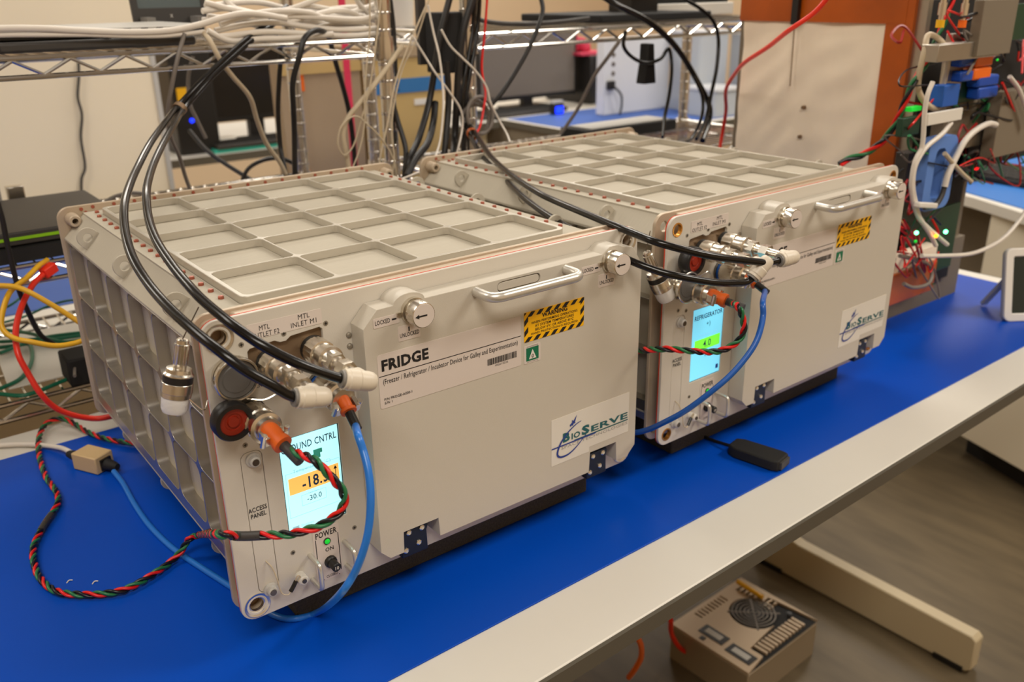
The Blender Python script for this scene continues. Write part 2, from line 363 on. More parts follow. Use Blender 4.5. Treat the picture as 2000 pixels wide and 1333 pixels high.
    sg = B().box((.0365, .0004, -.1893), (.0893, .0012, -.1010)).ob('screen', sm, L, 'glowing pale cyan display')
    e = .0002
    ink = B()
    if first:
        ink.text('GROUND CNTRL', .0375, .0875, -.1132, -.1066, e, .008)
        B().box((.0640, e - .0001, -.1262), (.0715, e + .0001, -.1220)).box((.0655, e - .0001, -.1220), (.0735, e + .0001, -.1180)).ob('status_icon', teal, sg)
        B().rect(.0405, .0870, -.1533, -.1375, e).ob('reading_field', scr_org, sg, 'amber reading field')
        ink.text('-18.', .0525, .0705, -.1515, -.1405, e - .0001, .02); ink.text('5', .072, .0765, -.1515, -.1405, e - .0001, .02)
        ink.text('-30.0', .0555, .0690, -.1642, -.1592, e); B().text('Temperature (°C)', .0455, .0800, -.1345, -.1303, e).text('Setpoint', .0570, .067, -.1575, -.1557, e).text('Shutdown', .0475, .0590, -.1866, -.1840, e).ob('lettering', scr_line, sg, flat=True)
        fr = B()
        for x0, x1, z0, z1 in ((.0385, .0885, -.1750, -.1325), (.0505, .0735, -.1670, -.1567)):
            for r in ((x0, x1, z0, z0 + .0003), (x0, x1, z1 - .0003, z1), (x0, x0 + .0003, z0, z1), (x1 - .0003, x1, z0, z1)): fr.rect(*r, e)
        fr.rect(.0395, .0455, -.1880, -.1840, e).ob('field_frame', scr_line, sg, flat=True)
        B().rect(.0835, .0841, -.1508, -.1408, e - .0002).poly([(.0821, -.142), (.0855, -.142), (.0838, -.1388)], e - .0002).ob('up_arrow', blk_ink, sg, flat=True)
    else:
        ink.text('REFRIGERATOR', .0385, .0875, -.1145, -.1085, e, .02)
        B().text('+)', .0600, .067, -.1265, -.1190, e).ob('status_icon', teal_ink, sg, flat=True)
        B().rect(.0410, .0860, -.1535, -.1395, e).ob('reading_field', scr_grn, sg, 'green reading field')
        ink.text('4.0', .0560, .0700, -.1510, -.1420, e - .0001, .01); ink.text('4.0', .0600, .0660, -.1635, -.1600, e)
        B().text('Temperature (°C)', .0470, .0790, -.1360, -.1325, e).text('Shutdown', .047, .057, -.1862, -.184, e).ob('lettering', scr_line, sg, flat=True)
        B().rect(.0820, .0865, -.1845, -.1790, e).ob('home_icon', relay_b, sg)
    ink.ob('lettering', scr_ink, sg, flat=True)
    # MTL label
    st = B().plate(rr(.0220, .0850, -.0075, .0052, .001), [], 'y', -.00035, 0).ob('port_label', sticker, L)
    B().text('MTL\nOUTLET F2', .0240, .0480, -.0070, .0028, -.0005, 0).text('MTL\nINLET M1', .0580, .0800, -.0055, .0042, -.0005, 0).ob('lettering', blk_ink, st, flat=True)
    # captive screws of access panel, stud with lanyard
    for z in (-.1085, -.2350):
        s = B().lathe((.0130, 0, z), (0, -1, 0), [(0, .0062), (.0015, .0062), (.0022, .0050), (.0022, .0047), (.0060, .0045), (.0068, .0036)], 24).ob('captive_screw', lgrey, L)
        B().lathe((.0130, -.0068, z), (0, -1, 0), [(0, .0030), (.0004, .0028)], 16).ob('screw_head', steel_d, s)
    s = B().lathe((.0402, 0, -.2337), (0, -1, 0), [(0, .0045), (.009, .0045), (.010, .0035)], 20).ob('lanyard_post', wht, L)
    B().lathe((.0402, -.010, -.2337), (0, -1, 0), [(0, .0022), (.001, .002)], 12).ob('screw_head', steel_d, s)
    B().tube(smooth([(.0123, 0, -.2062), (.0155, -.004, -.2120), (.017, -.008, -.222), (.019, -.009, -.2365), (.024, -.010, -.2405), (.0275, -.009, -.2388)]), .0006, 6).tube(smooth([(.0325, -.008, -.232), (.035, -.009, -.2265), (.0375, -.008, -.2295), (.0345, -.008, -.2335)]), .0006, 6).ob('lanyard', w_cream, L, 'thin tan lanyard')
    B().tube([(.0270, -.009, -.2392), (.0300, -.0085, -.236), (.0335, -.008, -.2315)], .0019, 8).ob('lanyard_sleeve', black, L)
    # power label, LED, breaker, guards
    pl = B().plate(rr(.0560, .0815, -.2495, -.1955, .002), [], 'y', -.00035, 0).ob('power_label', sticker, L)
    b = B().text('POWER', .0585, .0790, -.2045, -.1985, -.0005, .02).text('ON', .0665, .0745, -.2205, -.2165, -.0005, .015).text('CLOSED', .0650, .0760, -.2475, -.2448, -.0005, .012)
    b.rect(.0578, .0585, -.2445, -.205, -.0005).rect(.0795, .0802, -.2445, -.205, -.0005).rect(.0600, .0630, -.2487, -.2480, -.0005).rect(.0770, .0780, -.2487, -.2480, -.0005)
    b.ob('lettering', blk_ink, pl, flat=True)
    ld = B().lathe((.0688, 0, -.2098), (0, -1, 0), [(0, .0034), (.0012, .0034), (.0012, .0026)], 18).ob('power_led', dark, L)
    B().lathe((.0688, -.0008, -.2098), (0, -1, 0), [(0, .0026), (.001, .0024), (.0016, .0012)], 14).ob('led_lens', led_g, ld)
    br = B().lathe((.0700, 0, -.2315), (0, -1, 0), [(0, .0058), (.003, .0058, .0004), (.004, .0045), (.004, .0042), (.013, .0042), (.0136, .0036)], 24).ob('breaker_button', black, L)
    B().text('10', .0682, .0718, -.2333, -.2298, -.0138, .02).ob('lettering', w_white, br, flat=True)
    for gx_ in (.0515, .0852):
        B().tube(smooth([(gx_, 0, -.2172), (gx_, -.014, -.2172), (gx_, -.0185, -.2185), (gx_, -.020, -.223), (gx_, -.020, -.237), (gx_, -.0185, -.2416), (gx_, -.014, -.2428), (gx_, 0, -.2428)], 5), .0022, 10).ob('guard_bar', satin, L, ang=80)
    # door (local x shifted a touch on unit 2)
    dx = 0 if first else 0
    out = [(.110, -.0135), (.1235, .0008), (.1390, .0010)] + [(.1545 + .0155 * math.cos(math.radians(a)), .0005 + .0085 * math.sin(math.radians(a))) for a in range(165, 10, -15)] + [(.1700, .0010)]
    out += [(.3740, .0010), (.3790, .0045), (.3835, .0068), (.3960, .0068), (.4020, .0040), (.4160, .0008), (.4290, -.0190), (.4290, -.2255), (.4180, -.2365), (.4015, -.2365), (.4005, -.2135), (.3630, -.2135), (.3618, -.2365), (.1730, -.2368), (.1722, -.2170), (.1345, -.2170), (.1338, -.2385), (.1190, -.2385), (.1100, -.2290)]
    slot = rr(.2465, .2960, -.0110, -.0015, .0042)
    B().plate([(x, z) for x, z in out], [slot], 'y', -.022, -.0003).ob('door', paint_door, L, 'thick off-white hinged door', bev=.0022)
    B().plate(rr(.2472, .2953, -.0103, -.0022, .0037), [], 'y', -.0212, -.004).ob('slot_insert', paint_door, L, bev=.0006)
    hd = B().tube(smooth([(.2225, -.020, -.0045), (.2225, -.036, -.0048), (.2245, -.0430, -.0050), (.2310, -.0470, -.0050), (.2430, -.0475, -.0050), (.3060, -.0475, -.0050), (.3180, -.0470, -.0050), (.3245, -.0430, -.0050), (.3265, -.036, -.0048), (.3265, -.020, -.0045)], 6), .0046, 16)
    hd.ob('handle', satin, L, 'satin bar handle', ang=80)
    for kx, kz in ((.1575, -.0070), (.3848, -.0075)):
        k = B().lathe((kx, -.020, kz), (0, -1, 0), [(0, .0118), (.006, .0118), (.0062, .0095), (.009, .0095), (.009, .0113, .0004), (.0185, .0113, .0004), (.0195, .0108), (.0197, .0102)], 48).ob('latch_knob', steel, L)
        B().lathe((kx, -.0397, kz), (0, -1, 0), [(0, .0102), (.0003, .0101)], 40).ob('knob_face', sticker, k)
        B().poly([(kx - .0086, kz), (kx - .0048, kz + .0020), (kx - .0048, kz + .0007), (kx + .0030, kz + .0007), (kx + .0030, kz - .0007), (kx - .0048, kz - .0007), (kx - .0048, kz - .0020)][::-1], -.0402).ob('arrow', blk_ink, k)
        B().box((kx - .0165, -.0245, kz - .0012), (kx - .0110, -.0215, kz + .0012)).ob('stop_pin', steel, L)
        d = kx - .1575; q = kz + .0070
        st = B().plate(rr(.1195 + d, .1440 + d, -.0150 + q, -.0065 + q, .001), [], 'y', -.02235, -.022).plate(rr(.1420 + d, .1635 + d, -.0320 + q, -.0185 + q, .001), [], 'y', -.02235, -.022).ob('latch_label', sticker, L)
        b = B().text('LOCKED', .1210 + d, .1350 + d, -.0125 + q, -.0085 + q, -.0225, .012).rect(.1368 + d, .1412 + d, -.0113 + q, -.0098 + q, -.0225)
        b.text('UNLOCKED', .1435 + d, .1625 + d, -.0290 + q, -.0252 + q, -.0225, .012).rect(.1520 + d, .1532 + d, -.0245 + q, -.0205 + q, -.0225).ob('lettering', blk_ink, st, flat=True)
    # name label
    lx = 0 if first else 0
    nl = B().plate(rr(.1205, .2722, -.0885, -.0390, .0022), [], 'y', -.02235, -.022).ob('name_label', sticker, L, 'long white name label')
    b = B().text('FRIDGE', .1240, .1705, -.0545, -.0440, -.0226, .04).rect(.1210, .2718, -.0590, -.0583, -.0225)
    b.text('(Freezer / Refrigerator / Incubator Device for Galley and Experimentation)', .1245, .2680, -.0678, -.0615, -.0226, .004)
    b.text('P/N FRIDGE-A000-1', .1245, .1520, -.0815, -.0790, -.0226, .01).text('S/N 1' if first else 'S/N 2', .1245, .1320, -.0848, -.0825, -.0226, .01)
    x = .2330; rn = random.Random(3)
    while x < .2660: wd = rn.choice((.0004, .0007, .0010)); b.rect(x, min(x + wd, .2664), -.0785, -.0722, -.0226); x += wd + rn.choice((.0004, .0006))
    b.text('002612232', .2415, .2565, -.0812, -.0794, -.0226).ob('lettering', blk_ink, nl, flat=True)
    # warning label
    wl = B().plate(rr(.2760, .3508, -.0670, -.0372, .0015), [], 'y', -.02235, -.022).ob('warning_label', yel_st, L, 'yellow and black striped warning label')
    b = B(); x0, x1, z0, z1, w_ = .2762, .3506, -.0668, -.0374, .0046
    def clip(poly, a, lo, hi):
        for s_, lim in ((1, lo), (-1, hi)):
            outp = []
            for i in range(len(poly)):
                p, q = poly[i], poly[(i + 1) % len(poly)]; dp, dq = s_ * (p[a] - lim), s_ * (q[a] - lim)
                if dp >= 0: outp.append(p)
                if dp * dq < 0: t = dp / (dp - dq); outp.append((p[0] + (q[0] - p[0]) * t, p[1] + (q[1] - p[1]) * t))
            poly = outp
            if not poly: break
        return poly
    for bx in ((x0, x1, z1 - w_, z1), (x0, x1, z0, z0 + w_), (x0, x0 + w_, z0 + w_, z1 - w_), (x1 - w_, x1, z0 + w_, z1 - w_)):
        for k in range(-6, 14):
            s0 = x0 + k * .0106; p = [(s0, z0), (s0 + .0053, z0), (s0 + .0053 + .03, z0 + .03), (s0 + .03, z0 + .03)]
            p = clip(p, 0, bx[0], bx[1]); p = clip(p, 1, bx[2], bx[3]) if p else p
            if p and len(p) > 2: b.poly(p, -.02255)
    b.text('WARNING', .2975, .3290, -.0462, -.0418, -.0226, .025)
    for k, (tx_, a, c) in enumerate((('WHEN PERFORMING OPERATIONS', .2845, .3420), ('AT SYSTEM TEMPERATURES', .2890, .3375), ('BELOW 0ºC OR ABOVE 45ºC', .2895, .3370), ('HAND PROTECTION IS REQUIRED', .2840, .3425))):
        b.text(tx_, a, c, -.0503 - .0037 * k, -.0477 - .0037 * k, -.0226, .01)
    b.ob('lettering', blk_ink, wl, flat=True)
    gl = B().plate(rr(.2757, .2957, -.0890, -.0708, .001), [], 'y', -.02235, -.022).ob('inspection_label', sticker, L, 'small white label with green square')
    B().rect(.2782, .2932, -.0865, -.0732, -.0225).ob('green_square', grn_st, gl)
    B().poly([(.2812, -.0848), (.2902, -.0848), (.2857, -.0752)], -.0227).ob('white_triangle', wht, gl)
    B().text('0', .2844, .2870, -.0840, -.0800, -.0229, .01).text('CAUTION CONTROLLED', .279, .2925, -.0726, -.0715, -.0225).text('QUALITY CONTROL', .279, .2925, -.0882, -.0872, -.0225).ob('lettering', blk_ink, gl, flat=True)
    # logo
    lg = B().plate([(.3095, -.2062), (.3620, -.2062), (.3620, -.2118), (.3095, -.2118)][::-1] if False else [(.3095, -.2115), (.3612, -.2115), (.3612, -.2060), (.4178, -.2060), (.4178, -.1592), (.3095, -.1592)], [], 'y', -.02235, -.022).ob('logo_label', logo_st, L, 'white logo label')
    yy = -.0226
    B().text('B', .3245, .3340, -.1890, -.1785, yy, .05).text('IO', .3362, .3480, -.1890, -.1820, yy, .03).text('S', .3500, .3610, -.1892, -.1783, yy, .05).text('ERVE', .3632, .4160, -.1890, -.1818, yy, .03).rect(.3400, .4165, -.1917, -.1903, yy).ob('logo_lettering', teal_ink, lg, flat=True)
    b = B().rect(.3095, .3700, -.1925, -.1910, yy - .0001)
    arc = [(.3490, -.1712), (.3420, -.1730), (.3310, -.1790), (.3225, -.1870), (.3180, -.1950), (.3175, -.2010), (.3225, -.2045), (.3330, -.2040), (.3440, -.1985), (.3560, -.1890)]
    ap = smooth([(x, 0, z) for x, z in arc], 6)
    for i in range(len(ap) - 1):
        wd = .0003 + .0009 * math.sin(PI * i / len(ap)); p, q = ap[i], ap[i + 1]; n_ = V((-(q - p).z, 0, (q - p).x)).normalized() * wd
        b.poly([(p.x - n_.x, p.z - n_.z), (q.x - n_.x, q.z - n_.z), (q.x + n_.x, q.z + n_.z), (p.x + n_.x, p.z + n_.z)], yy - .0002)
    b.poly([(.3335, -.1715), (.3368, -.1690), (.3362, -.1665), (.3385, -.1680), (.3430, -.1625), (.3405, -.1700), (.3412, -.1712), (.3385, -.1712), (.3378, -.1735), (.3365, -.1722), (.3345, -.1738)], yy - .0002)
    b.ob('logo_swoosh', blue_ink, lg, flat=True)
    B().text('SPACE TECHNOLOGIES', .3225, .4160, -.1962, -.1930, yy, 0).ob('logo_tagline', grey_ink, lg, flat=True)
    # hinges
    for hx in (.1350, .3635):
        h = B().plate([(hx, -.2175), (hx + .026, -.2175), (hx + .0275, -.221), (hx + .0255, -.226), (hx + .0260, -.2470), (hx - .002, -.2470), (hx - .002, -.236), (hx, -.2340)], [], 'y', -.0190, -.010).ob('hinge', navy_metal, L, 'dark navy hinge bracket', bev=.0008)
        for sx_, sz in ((.0060, -.2215), (.0200, -.2215), (.0160, -.2360), (.0020, -.2395)):
            B().lathe((hx + sx_, -.0190, sz), (0, -1, 0), [(0, .0030), (.0012, .0028), (.0020, .0016)], 14).ob('screw', steel, h)
    # rear flange with bosses
    RC = [(.008, .001), (.424, .001), (.008, -.236), (.424, -.236)]
    B().plate(rr(-.0075, .4395, -.2500, .0150, .014, 7), [], 'y', .488, .4925).ob('rear_flange', flange_m, L, bev=.0008)
    for x, z in RC:
        s = B().lathe((x, .488, z), (0, -1, 0), [(0, .0080), (.0165, .0068), (.0175, .0060), (.0175, .0034), (.008, .0034)], 20, False).ob('corner_boss', flange_m, L)
    rr_ = B().lathe((0, 0, 0), (0, -1, 0), [(0, .0022), (.0012, .002)], 8).ob('rivet', copper, L)
    fl = [(.033 + .0238 * k, .488, .0115) for k in range(16)] + [(.020, .488, .0105), (.0245, .488, .006)]
    rr_.location = fl[0]; copies(rr_, fl[1:], L)
    return L
L1 = build_locker((0, 0, 0), 0, 1)
L2 = build_locker((.5019, -.0019, 0), .0189, 2)
for n, L, lab in ((1, L1, 'charcoal foam block under the left-hand locker'), (2, L2, 'charcoal foam block under the right-hand locker')):
    mx = M.Translation(L.location) @ L.rotation_euler.to_matrix().to_4x4()
    o = B().box((.044, .028, .0), (.405, .46, .0452)).ob('foam_block', foam_m, None, lab, 'foam', 'foam blocks under the lockers', bev=.002)
    p = mx @ V((.2245, .244, 0)); o.location = (p.x, p.y, .7600); o.rotation_euler = L.rotation_euler
# ------------------------------------------------ ports, caps and couplings
def W(L, p): return M.Translation(L.location) @ L.rotation_euler.to_matrix().to_4x4() @ V(p)
def port_cap(L, c, y, kind):
    x, z = c
    if kind == 'red':
        k = B().lathe((x, y, z), (0, -1, .0), [(0, .0140), (.004, .0158), (.012, .0158), (.014, .0146), (.014, .0112), (.010, .0110)], 36, False).ob('dust_cap', black, L, 'black dust cap with dark red insert')
        B().lathe((x, y - .0085, z), (0, -1, 0), [(0, .0112), (.003, .0110), (.003, .0070), (.002, .0066), (.002, .0048), (.0035, .0042)], 28).ob('cap_insert', redcap_m, k)
    else:
        k = B().lathe((x, y, z), (0, -1, 0), [(0, .0150), (.004, .0166), (.007, .0166), (.007, .0150), (.011, .0150), (.011, .0176), (.0145, .0176), (.0152, .0170), (.0152, .0158), (.0120, .0154)], 40, False).ob('dust_cap', steel, L, 'polished ring cap with grey rubber face')
        B().lathe((x, y - .0110, z), (0, -1, 0), [(0, .0156), (.0018, .0152), (.0018, .0115), (.0024, .0108)], 36).ob('cap_insert', rub_grey, k)
port_cap(L1, (.0050, -.0305), 0, 'grey'); port_cap(L1, (-.0050, -.0605), -.010, 'red')
port_cap(L2, (.0085, -.0325), -.008, 'red'); port_cap(L2, (-.0020, -.0590), -.008, 'grey')
for L in (L1, L2):
    B().tube(smooth([(-.0165, -.004, -.0450), (-.022, -.008, -.050), (-.030, -.004, -.0400)]), .0005, 5).tube(smooth([(.012, -.008, -.051), (.024, -.014, -.053), (.036, -.016, -.050), (.045, -.012, -.056)]), .0008, 5).ob('cap_tether', steel, L)
    for i, (x, z) in enumerate(((.0154, -.0677), (.0789, -.0610), (.0470, -.0600))):
        if i < 2: B().lathe((x, 0, z), (0, -1, 0), [(0, .0135), (.003, .0135), (.003, .0118), (.008, .0112, .0004)], 32).ob('socket', ring_m, L)
    B().ring((.0789, -.002, -.0610), (0, -1, 0), .0122, .0105, .003).ob('colour_ring', w_dkblue, L, 'blue indexing ring')
    B().text('ENET', .0240, .0330, -.0480, -.0450, -.0002, .01).text('J2', .0600, .0640, -.0465, -.0440, -.0002, .01).ob('lettering', blk_ink, L, kind='stuff', flat=True)

def hose(L, port, ylen, seq, lab, group, which):
    """hose + ivory elbow + nickel quick coupling, one assembly"""
    x, z = port; E_ = W(L, (x, -ylen, z)); ax = (W(L, (x, 0, z)) - W(L, (x, 1, z))).normalized()
    t = thing('coolant_hose', lab, 'hose', tuple(E_), group=group)
    p0 = W(L, (x, .006, z))
    s = B().lathe(p0, ax, [(0, .0078), (.011, .0078)], 6)
    s.lathe(p0, ax, [(.011, .0090), (.012, .0108), (.0125, .0108), (.0165, .0108), (.0170, .0114, .0004), (.0300, .0114, .0004), (.0305, .0098), (.0400, .0094), (.0405, .0108), (.0440, .0108), (.0450, .0088), (.0560, .0066), (.0565, .0058), (.0760, .0050), (ylen - .001, .0045)], 40)
    s.lathe(p0, ax, [(.0470, .0088), (.0560, .0088)], 6).lathe(p0, ax, [(.0640, .0080), (.0740, .0080)], 6)
    s.ob('quick_coupling', steel, t, 'knurled nickel quick coupling', world=True)
    B().lathe(p0, ax, [(.0120, .0112), (.0160, .0112)], 32).ob('coupling_band', black, t, 'black band', world=True)
    path = smooth([E_] + PX(seq), 10); d = (path[6] - E_).normalized()
    e = B().lathe(E_ - d * .010, d, [(0, .0030), (.0008, .0055), (.003, .0070), (.007, .0077), (.014, .0077), (.0145, .0083), (.0225, .0083), (.023, .0078), (.026, .0078)], 28).cyl(E_ - ax * .0115, E_, .0070, 24)
    e.ob('elbow_fitting', elbow_m, t, 'ivory push-in elbow', world=True, bev=.0004)
    B().lathe(E_ + d * .0158, d, [(0, .0066), (.0024, .0064)], 24).ob('release_collar', grey, t, world=True)
    st = next(i for i, p in enumerate(path) if (p - E_).length > .008)
    B().tube(path[st:], .0038, 14).ob('hose', blackrub, t, 'glossy black hose', world=True, ang=70)
    return t
Z0 = .763
hose(L1, (.0346, -.0264), .090, [(572, 775, 'y', -.089), (530, 752, 'y', -.088), (478, 723, 'y', -.082), (427, 685, 'y', -.068), (376, 644, 'y', -.040), (327, 598, 'y', .0), (288, 552, 'y', .045), (258, 501, 'y', .09),
    (244, 448, 'y', .14), (243, 400, 'y', .19), (254, 360, 'y', .25), (270, 324, 'y', .32), (294, 279, 'y', .40), (322, 240, 'y', .50), (345, 211, 'y', .575), (400, 152, 'y', .61), (450, 104, 'y', .64), (492, 68, 'y', .67), (530, 40, 'y', .70), (560, 12, 'y', .73)],
    'black hose from the lower left elbow of the left-hand locker up to the cable heap', 'black hoses of the left-hand locker', 0)
hose(L1, (.0720, -.0244), .090, [(665, 739, 'y', -.088), (606, 720, 'y', -.086), (555, 698, 'y', -.080), (504, 670, 'y', -.070), (453, 634, 'y', -.050), (402, 592, 'y', -.015), (374, 564, 'y', .01), (339, 522, 'y', .055), (306, 471, 'y', .11),
    (290, 425, 'y', .16), (286, 380, 'y', .21), (290, 352, 'y', .26), (301, 318, 'y', .33), (320, 278, 'y', .41), (341, 242, 'y', .50), (358, 214, 'y', .575), (410, 154, 'y', .61), (459, 108, 'y', .64), (500, 72, 'y', .67), (538, 44, 'y', .70), (568, 16, 'y', .73)],
    'black hose from the upper right elbow of the left-hand locker up to the cable heap', 'black hoses of the left-hand locker', 0)
c = U(351, 212, y=.578); d = (U(400, 152, y=.61) - U(345, 211, y=.575)).normalized()
B().ring(c - d * .004, d, .0092, .0078, .007, 16).ob('tape_tie', recess_m, None, 'amber tape tie binding the two black hoses at the left', 'tie')
HC = [(905, 235, 'y', .640), (900, 205, 'y', .645), (908, 150, 'y', .65), (918, 95, 'y', .655), (925, 40, 'y', .66), (928, -10, 'y', .66)]
hose(L2, (.0346, -.0264), .088, [(1462, 549, 'y', -.085), (1430, 553, 'y', -.084), (1388, 551, 'y', -.080), (1330, 541, 'y', -.070), (1285, 530, 'y', -.055), (1230, 509, 'y', -.03), (1180, 483, 'y', .01), (1125, 454, 'y', .07), (1087, 431, 'y', .12), (1050, 407, 'y', .18), (1012, 376, 'y', .26), (975, 338, 'y', .37), (940, 303, 'y', .48), (918, 264, 'y', .585)] + HC,
    'glossy black hose drooping lowest in front of the right-hand locker to its left elbow', 'black hoses of the right-hand locker', 1)
hose(L2, (.0720, -.0244), .094, [(1500, 513, 'y', -.092), (1481, 512, 'y', -.090), (1388, 500, 'y', -.080), (1294, 477, 'y', -.055), (1245, 459, 'y', -.025), (1200, 441, 'y', .01), (1125, 410, 'y', .09), (1087, 394, 'y', .14), (1050, 376, 'y', .19), (1000, 343, 'y', .29), (961, 308, 'y', .41), (938, 275, 'y', .53), (926, 256, 'y', .585)] + [(a + 9, b, c_, d_) for a, b, c_, d_ in HC],
    'glossy black hose reaching the right elbow of the right-hand locker', 'black hoses of the right-hand locker', 1)
c = U(921, 260, y=.590)
B().ring(c, U(940, 285, y=.52) - c, .0092, .0080, .010, 16).ob('tape_tie', kapton, None, 'orange tape tie binding the two black hoses near the right-hand rack post', 'tie')

# hanging capped couplings
def hanging(P, Q, lab):
    P, Q = V(P), V(Q); d = (Q - P).normalized(); Lh = (Q - P).length; k = Lh / .062
    t = thing('capped_coupling', lab, 'coupling', tuple(P), group='capped couplings hanging at the locker corners')
    B().lathe(P, d, [(0, .0035), (.001 * k, .0046), (.004 * k, .0046), (.0045 * k, .0056), (.0055 * k, .0056, .0004), (.020 * k, .0056, .0004), (.021 * k, .0050), (.024 * k, .0050), (.0245 * k, .0092), (.0275 * k, .0098), (.0290 * k, .0112), (.030 * k, .0112)], 36).lathe(P, d, [(.0360 * k, .0112), (.0363 * k, .0116, .0003), (.0440 * k, .0116, .0003), (.0443 * k, .0112), (.0480 * k, .0110)], 36).ob('coupling_body', steel, t, world=True)
    B().lathe(P, d, [(.0300 * k, .0110), (.0360 * k, .0110)], 32).ob('coupling_band', black, t, 'black band', world=True)
    B().lathe(P, d, [(.0478 * k, .0104), (.058 * k, .0100), (.0615 * k, .0085), (.062 * k, .006)], 28).ob('nylon_plug', cloudy, t, 'milky nylon plug', world=True)
    B().lathe(P, d, [(.0600 * k, .0062), (.0635 * k, .0058)], 6).ob('end_nut', steel, t, world=True)
    B().tube(smooth([P - d * .012 + V((.012, .0, .010)), P - d * .004 + V((.003, 0, .002)), P]), .0005, 6).ob('hanging_wire', steel_d, t, world=True)
hanging(U(357, 662, y=.004), U(340, 806, y=.004), 'nickel coupling with milky plug hanging beside the left-hand locker front corner')
hanging(W(L2, (-.0430, .004, -.0170)), W(L2, (-.0215, -.010, -.0720)), 'nickel coupling with milky plug hanging tilted beside the right-hand locker')

# circular connectors with orange boots
def connector(L, port, tilt, name, lab, seq, kind, mats=None):
    x, z = port; a = W(L, (x, -.003, z)); ax = (W(L, (x, 0, z)) - W(L, (x, 1, z))).normalized(); b = a + ax * .036
    sh = B().lathe(a, ax, [(0, .0105), (.004, .0130, .0005), (.020, .0130, .0005), (.021, .0114), (.026, .0114), (.027, .0128), (.031, .0128), (.032, .0104), (.037, .0098)], 40)
    td = V(tilt).normalized()
    for s_ in (-1, 1):
        side = td.cross(V((0, 0, 1))).normalized() * s_ * .0082
        sh.bar(b + side - ax * .004, b + side + td * .010, .0035, .007); sh.lathe(b + side * 1.25 + td * .007, td.cross(side), [(-.006, .0022), (.006, .0022)], 8)
    pts = [b + td * .016, b + td * .024]
    if kind == 'twist':
        t = twisted(name, pts + seq, .00165, .0021, .030, lab, mats, sleeves=SL.get(lab[:5], ()))
        B().tube([b + td * .010, b + td * .026, b + td * .038], .0042, 12).ob('strain_sleeve', dark, t, 'dark strain-relief sleeve', world=True)
    else:
        t = thing(name, lab, 'cable', tuple(a)); B().tube(smooth([b + td * .006] + pts + PX(seq), 10), .0031, 12).ob('cable', kind, t, world=True, ang=70)
        B().tube([b + td * .010, b + td * .022, b + td * .028], .0040, 12).ob('strain_sleeve', black, t, world=True)
    sh.ob('connector_shell', steel, t, 'knurled nickel connector shell', world=True)
    B().lathe(b - td * .006, td, ([(0, .0074), (.012, .0076), (.016, .0066), (.020, .0078), (.0235, .0078), (.024, .0060)] if kind == 'twist' else [(.004, .0048), (.012, .0052), (.014, .0046), (.015, .0066), (.0175, .0066), (.018, .0046)]), 20).ob('boot', orange, t, 'orange rubber boot', world=True)
    return t
SL = {'twist': ((11.15, 12.35), (26.3, 27.7)), 'tight': ()}
zt = .7655
connector(L1, (.0154, -.0677), (.22, -1, -.42), 'twisted_cable', 'twisted red, green and black cable looping over the mat from the left-hand locker', [
    (610, 897, 'y', -.088), (630, 915, 'y', -.095), (652, 938, 'y', -.100), (669, 960, 'y', -.102), (672, 982, 'y', -.100), (660, 1004, 'y', -.098), (628, 1026, 'y', -.094), (596, 1037, 'y', -.088), (565, 1044, 'y', -.080), (520, 1046, 'y', -.066), (470, 1048, 'y', -.052), (424, 1044, 'y', -.040),
    (392, 1045, 'z', .800), (369, 1054, 'z', .785), (356, 1074, 'z', .773), (337, 1095, 'z', zt), (307, 1117, 'z', zt), (262, 1144, 'z', zt), (225, 1157, 'z', zt), (169, 1162, 'z', zt), (112, 1156, 'z', zt), (80, 1132, 'z', zt), (67, 1102, 'z', zt), (65, 1072, 'z', zt), (75, 1046, 'z', zt), (90, 1020, 'z', zt), (106, 997, 'z', zt), (114, 978, 'z', zt), (108, 958, 'z', zt), (91, 934, 'z', zt), (80, 904, 'z', zt), (75, 874, 'z', zt), (79, 847, 'z', zt + .002),
    (92, 827, 'z', zt + .004), (116, 818, 'z', zt + .006), (142, 826, 'z', zt + .003), (169, 843, 'z', zt), (210, 858, 'z', zt), (259, 866, 'z', zt), (285, 868, 'z', zt)], 'twist', RGB3)
connector(L1, (.0789, -.0610), (-.05, -1, -.75), 'network_cable', 'bright blue cable curving down the front of the left-hand locker and under it', [
    (699, 850, 'y', -.086), (710, 883, 'y', -.095), (720, 925, 'y', -.105), (724, 971, 'y', -.112), (721, 1025, 'y', -.115), (711, 1072, 'y', -.115), (691, 1122, 'y', -.110), (660, 1166, 'y', -.095), (622, 1196, 'z', Z0 + .006), (577, 1209, 'z', Z0), (540, 1204, 'z', Z0), (500, 1180, 'z', Z0), (450, 1146, 'z', Z0), (394, 1110, 'z', Z0), (337, 1071, 'z', Z0 - .0003), (292, 1027, 'z', Z0), (262, 984, 'z', Z0), (241, 946, 'z', Z0 + .001), (222, 921, 'z', Z0 + .006)], w_blue)
connector(L2, (.0154, -.0677), (.32, -1, -.20), 'twisted_cable', 'tightly twisted red, green and black cable across the right-hand locker screen', [
    (1442, 600, 'y', -.098), (1451, 625, 'y', -.102), (1452, 648, 'y', -.102), (1440, 668, 'y', -.098), (1415, 683, 'y', -.092), (1388, 688, 'y', -.085), (1350, 686, 'y', -.075), (1300, 682, 'y', -.055), (1262, 684, 'y', -.03), (1235, 685, 'y', .0), (1205, 684, 'y', .03)], 'twist', RGB3)
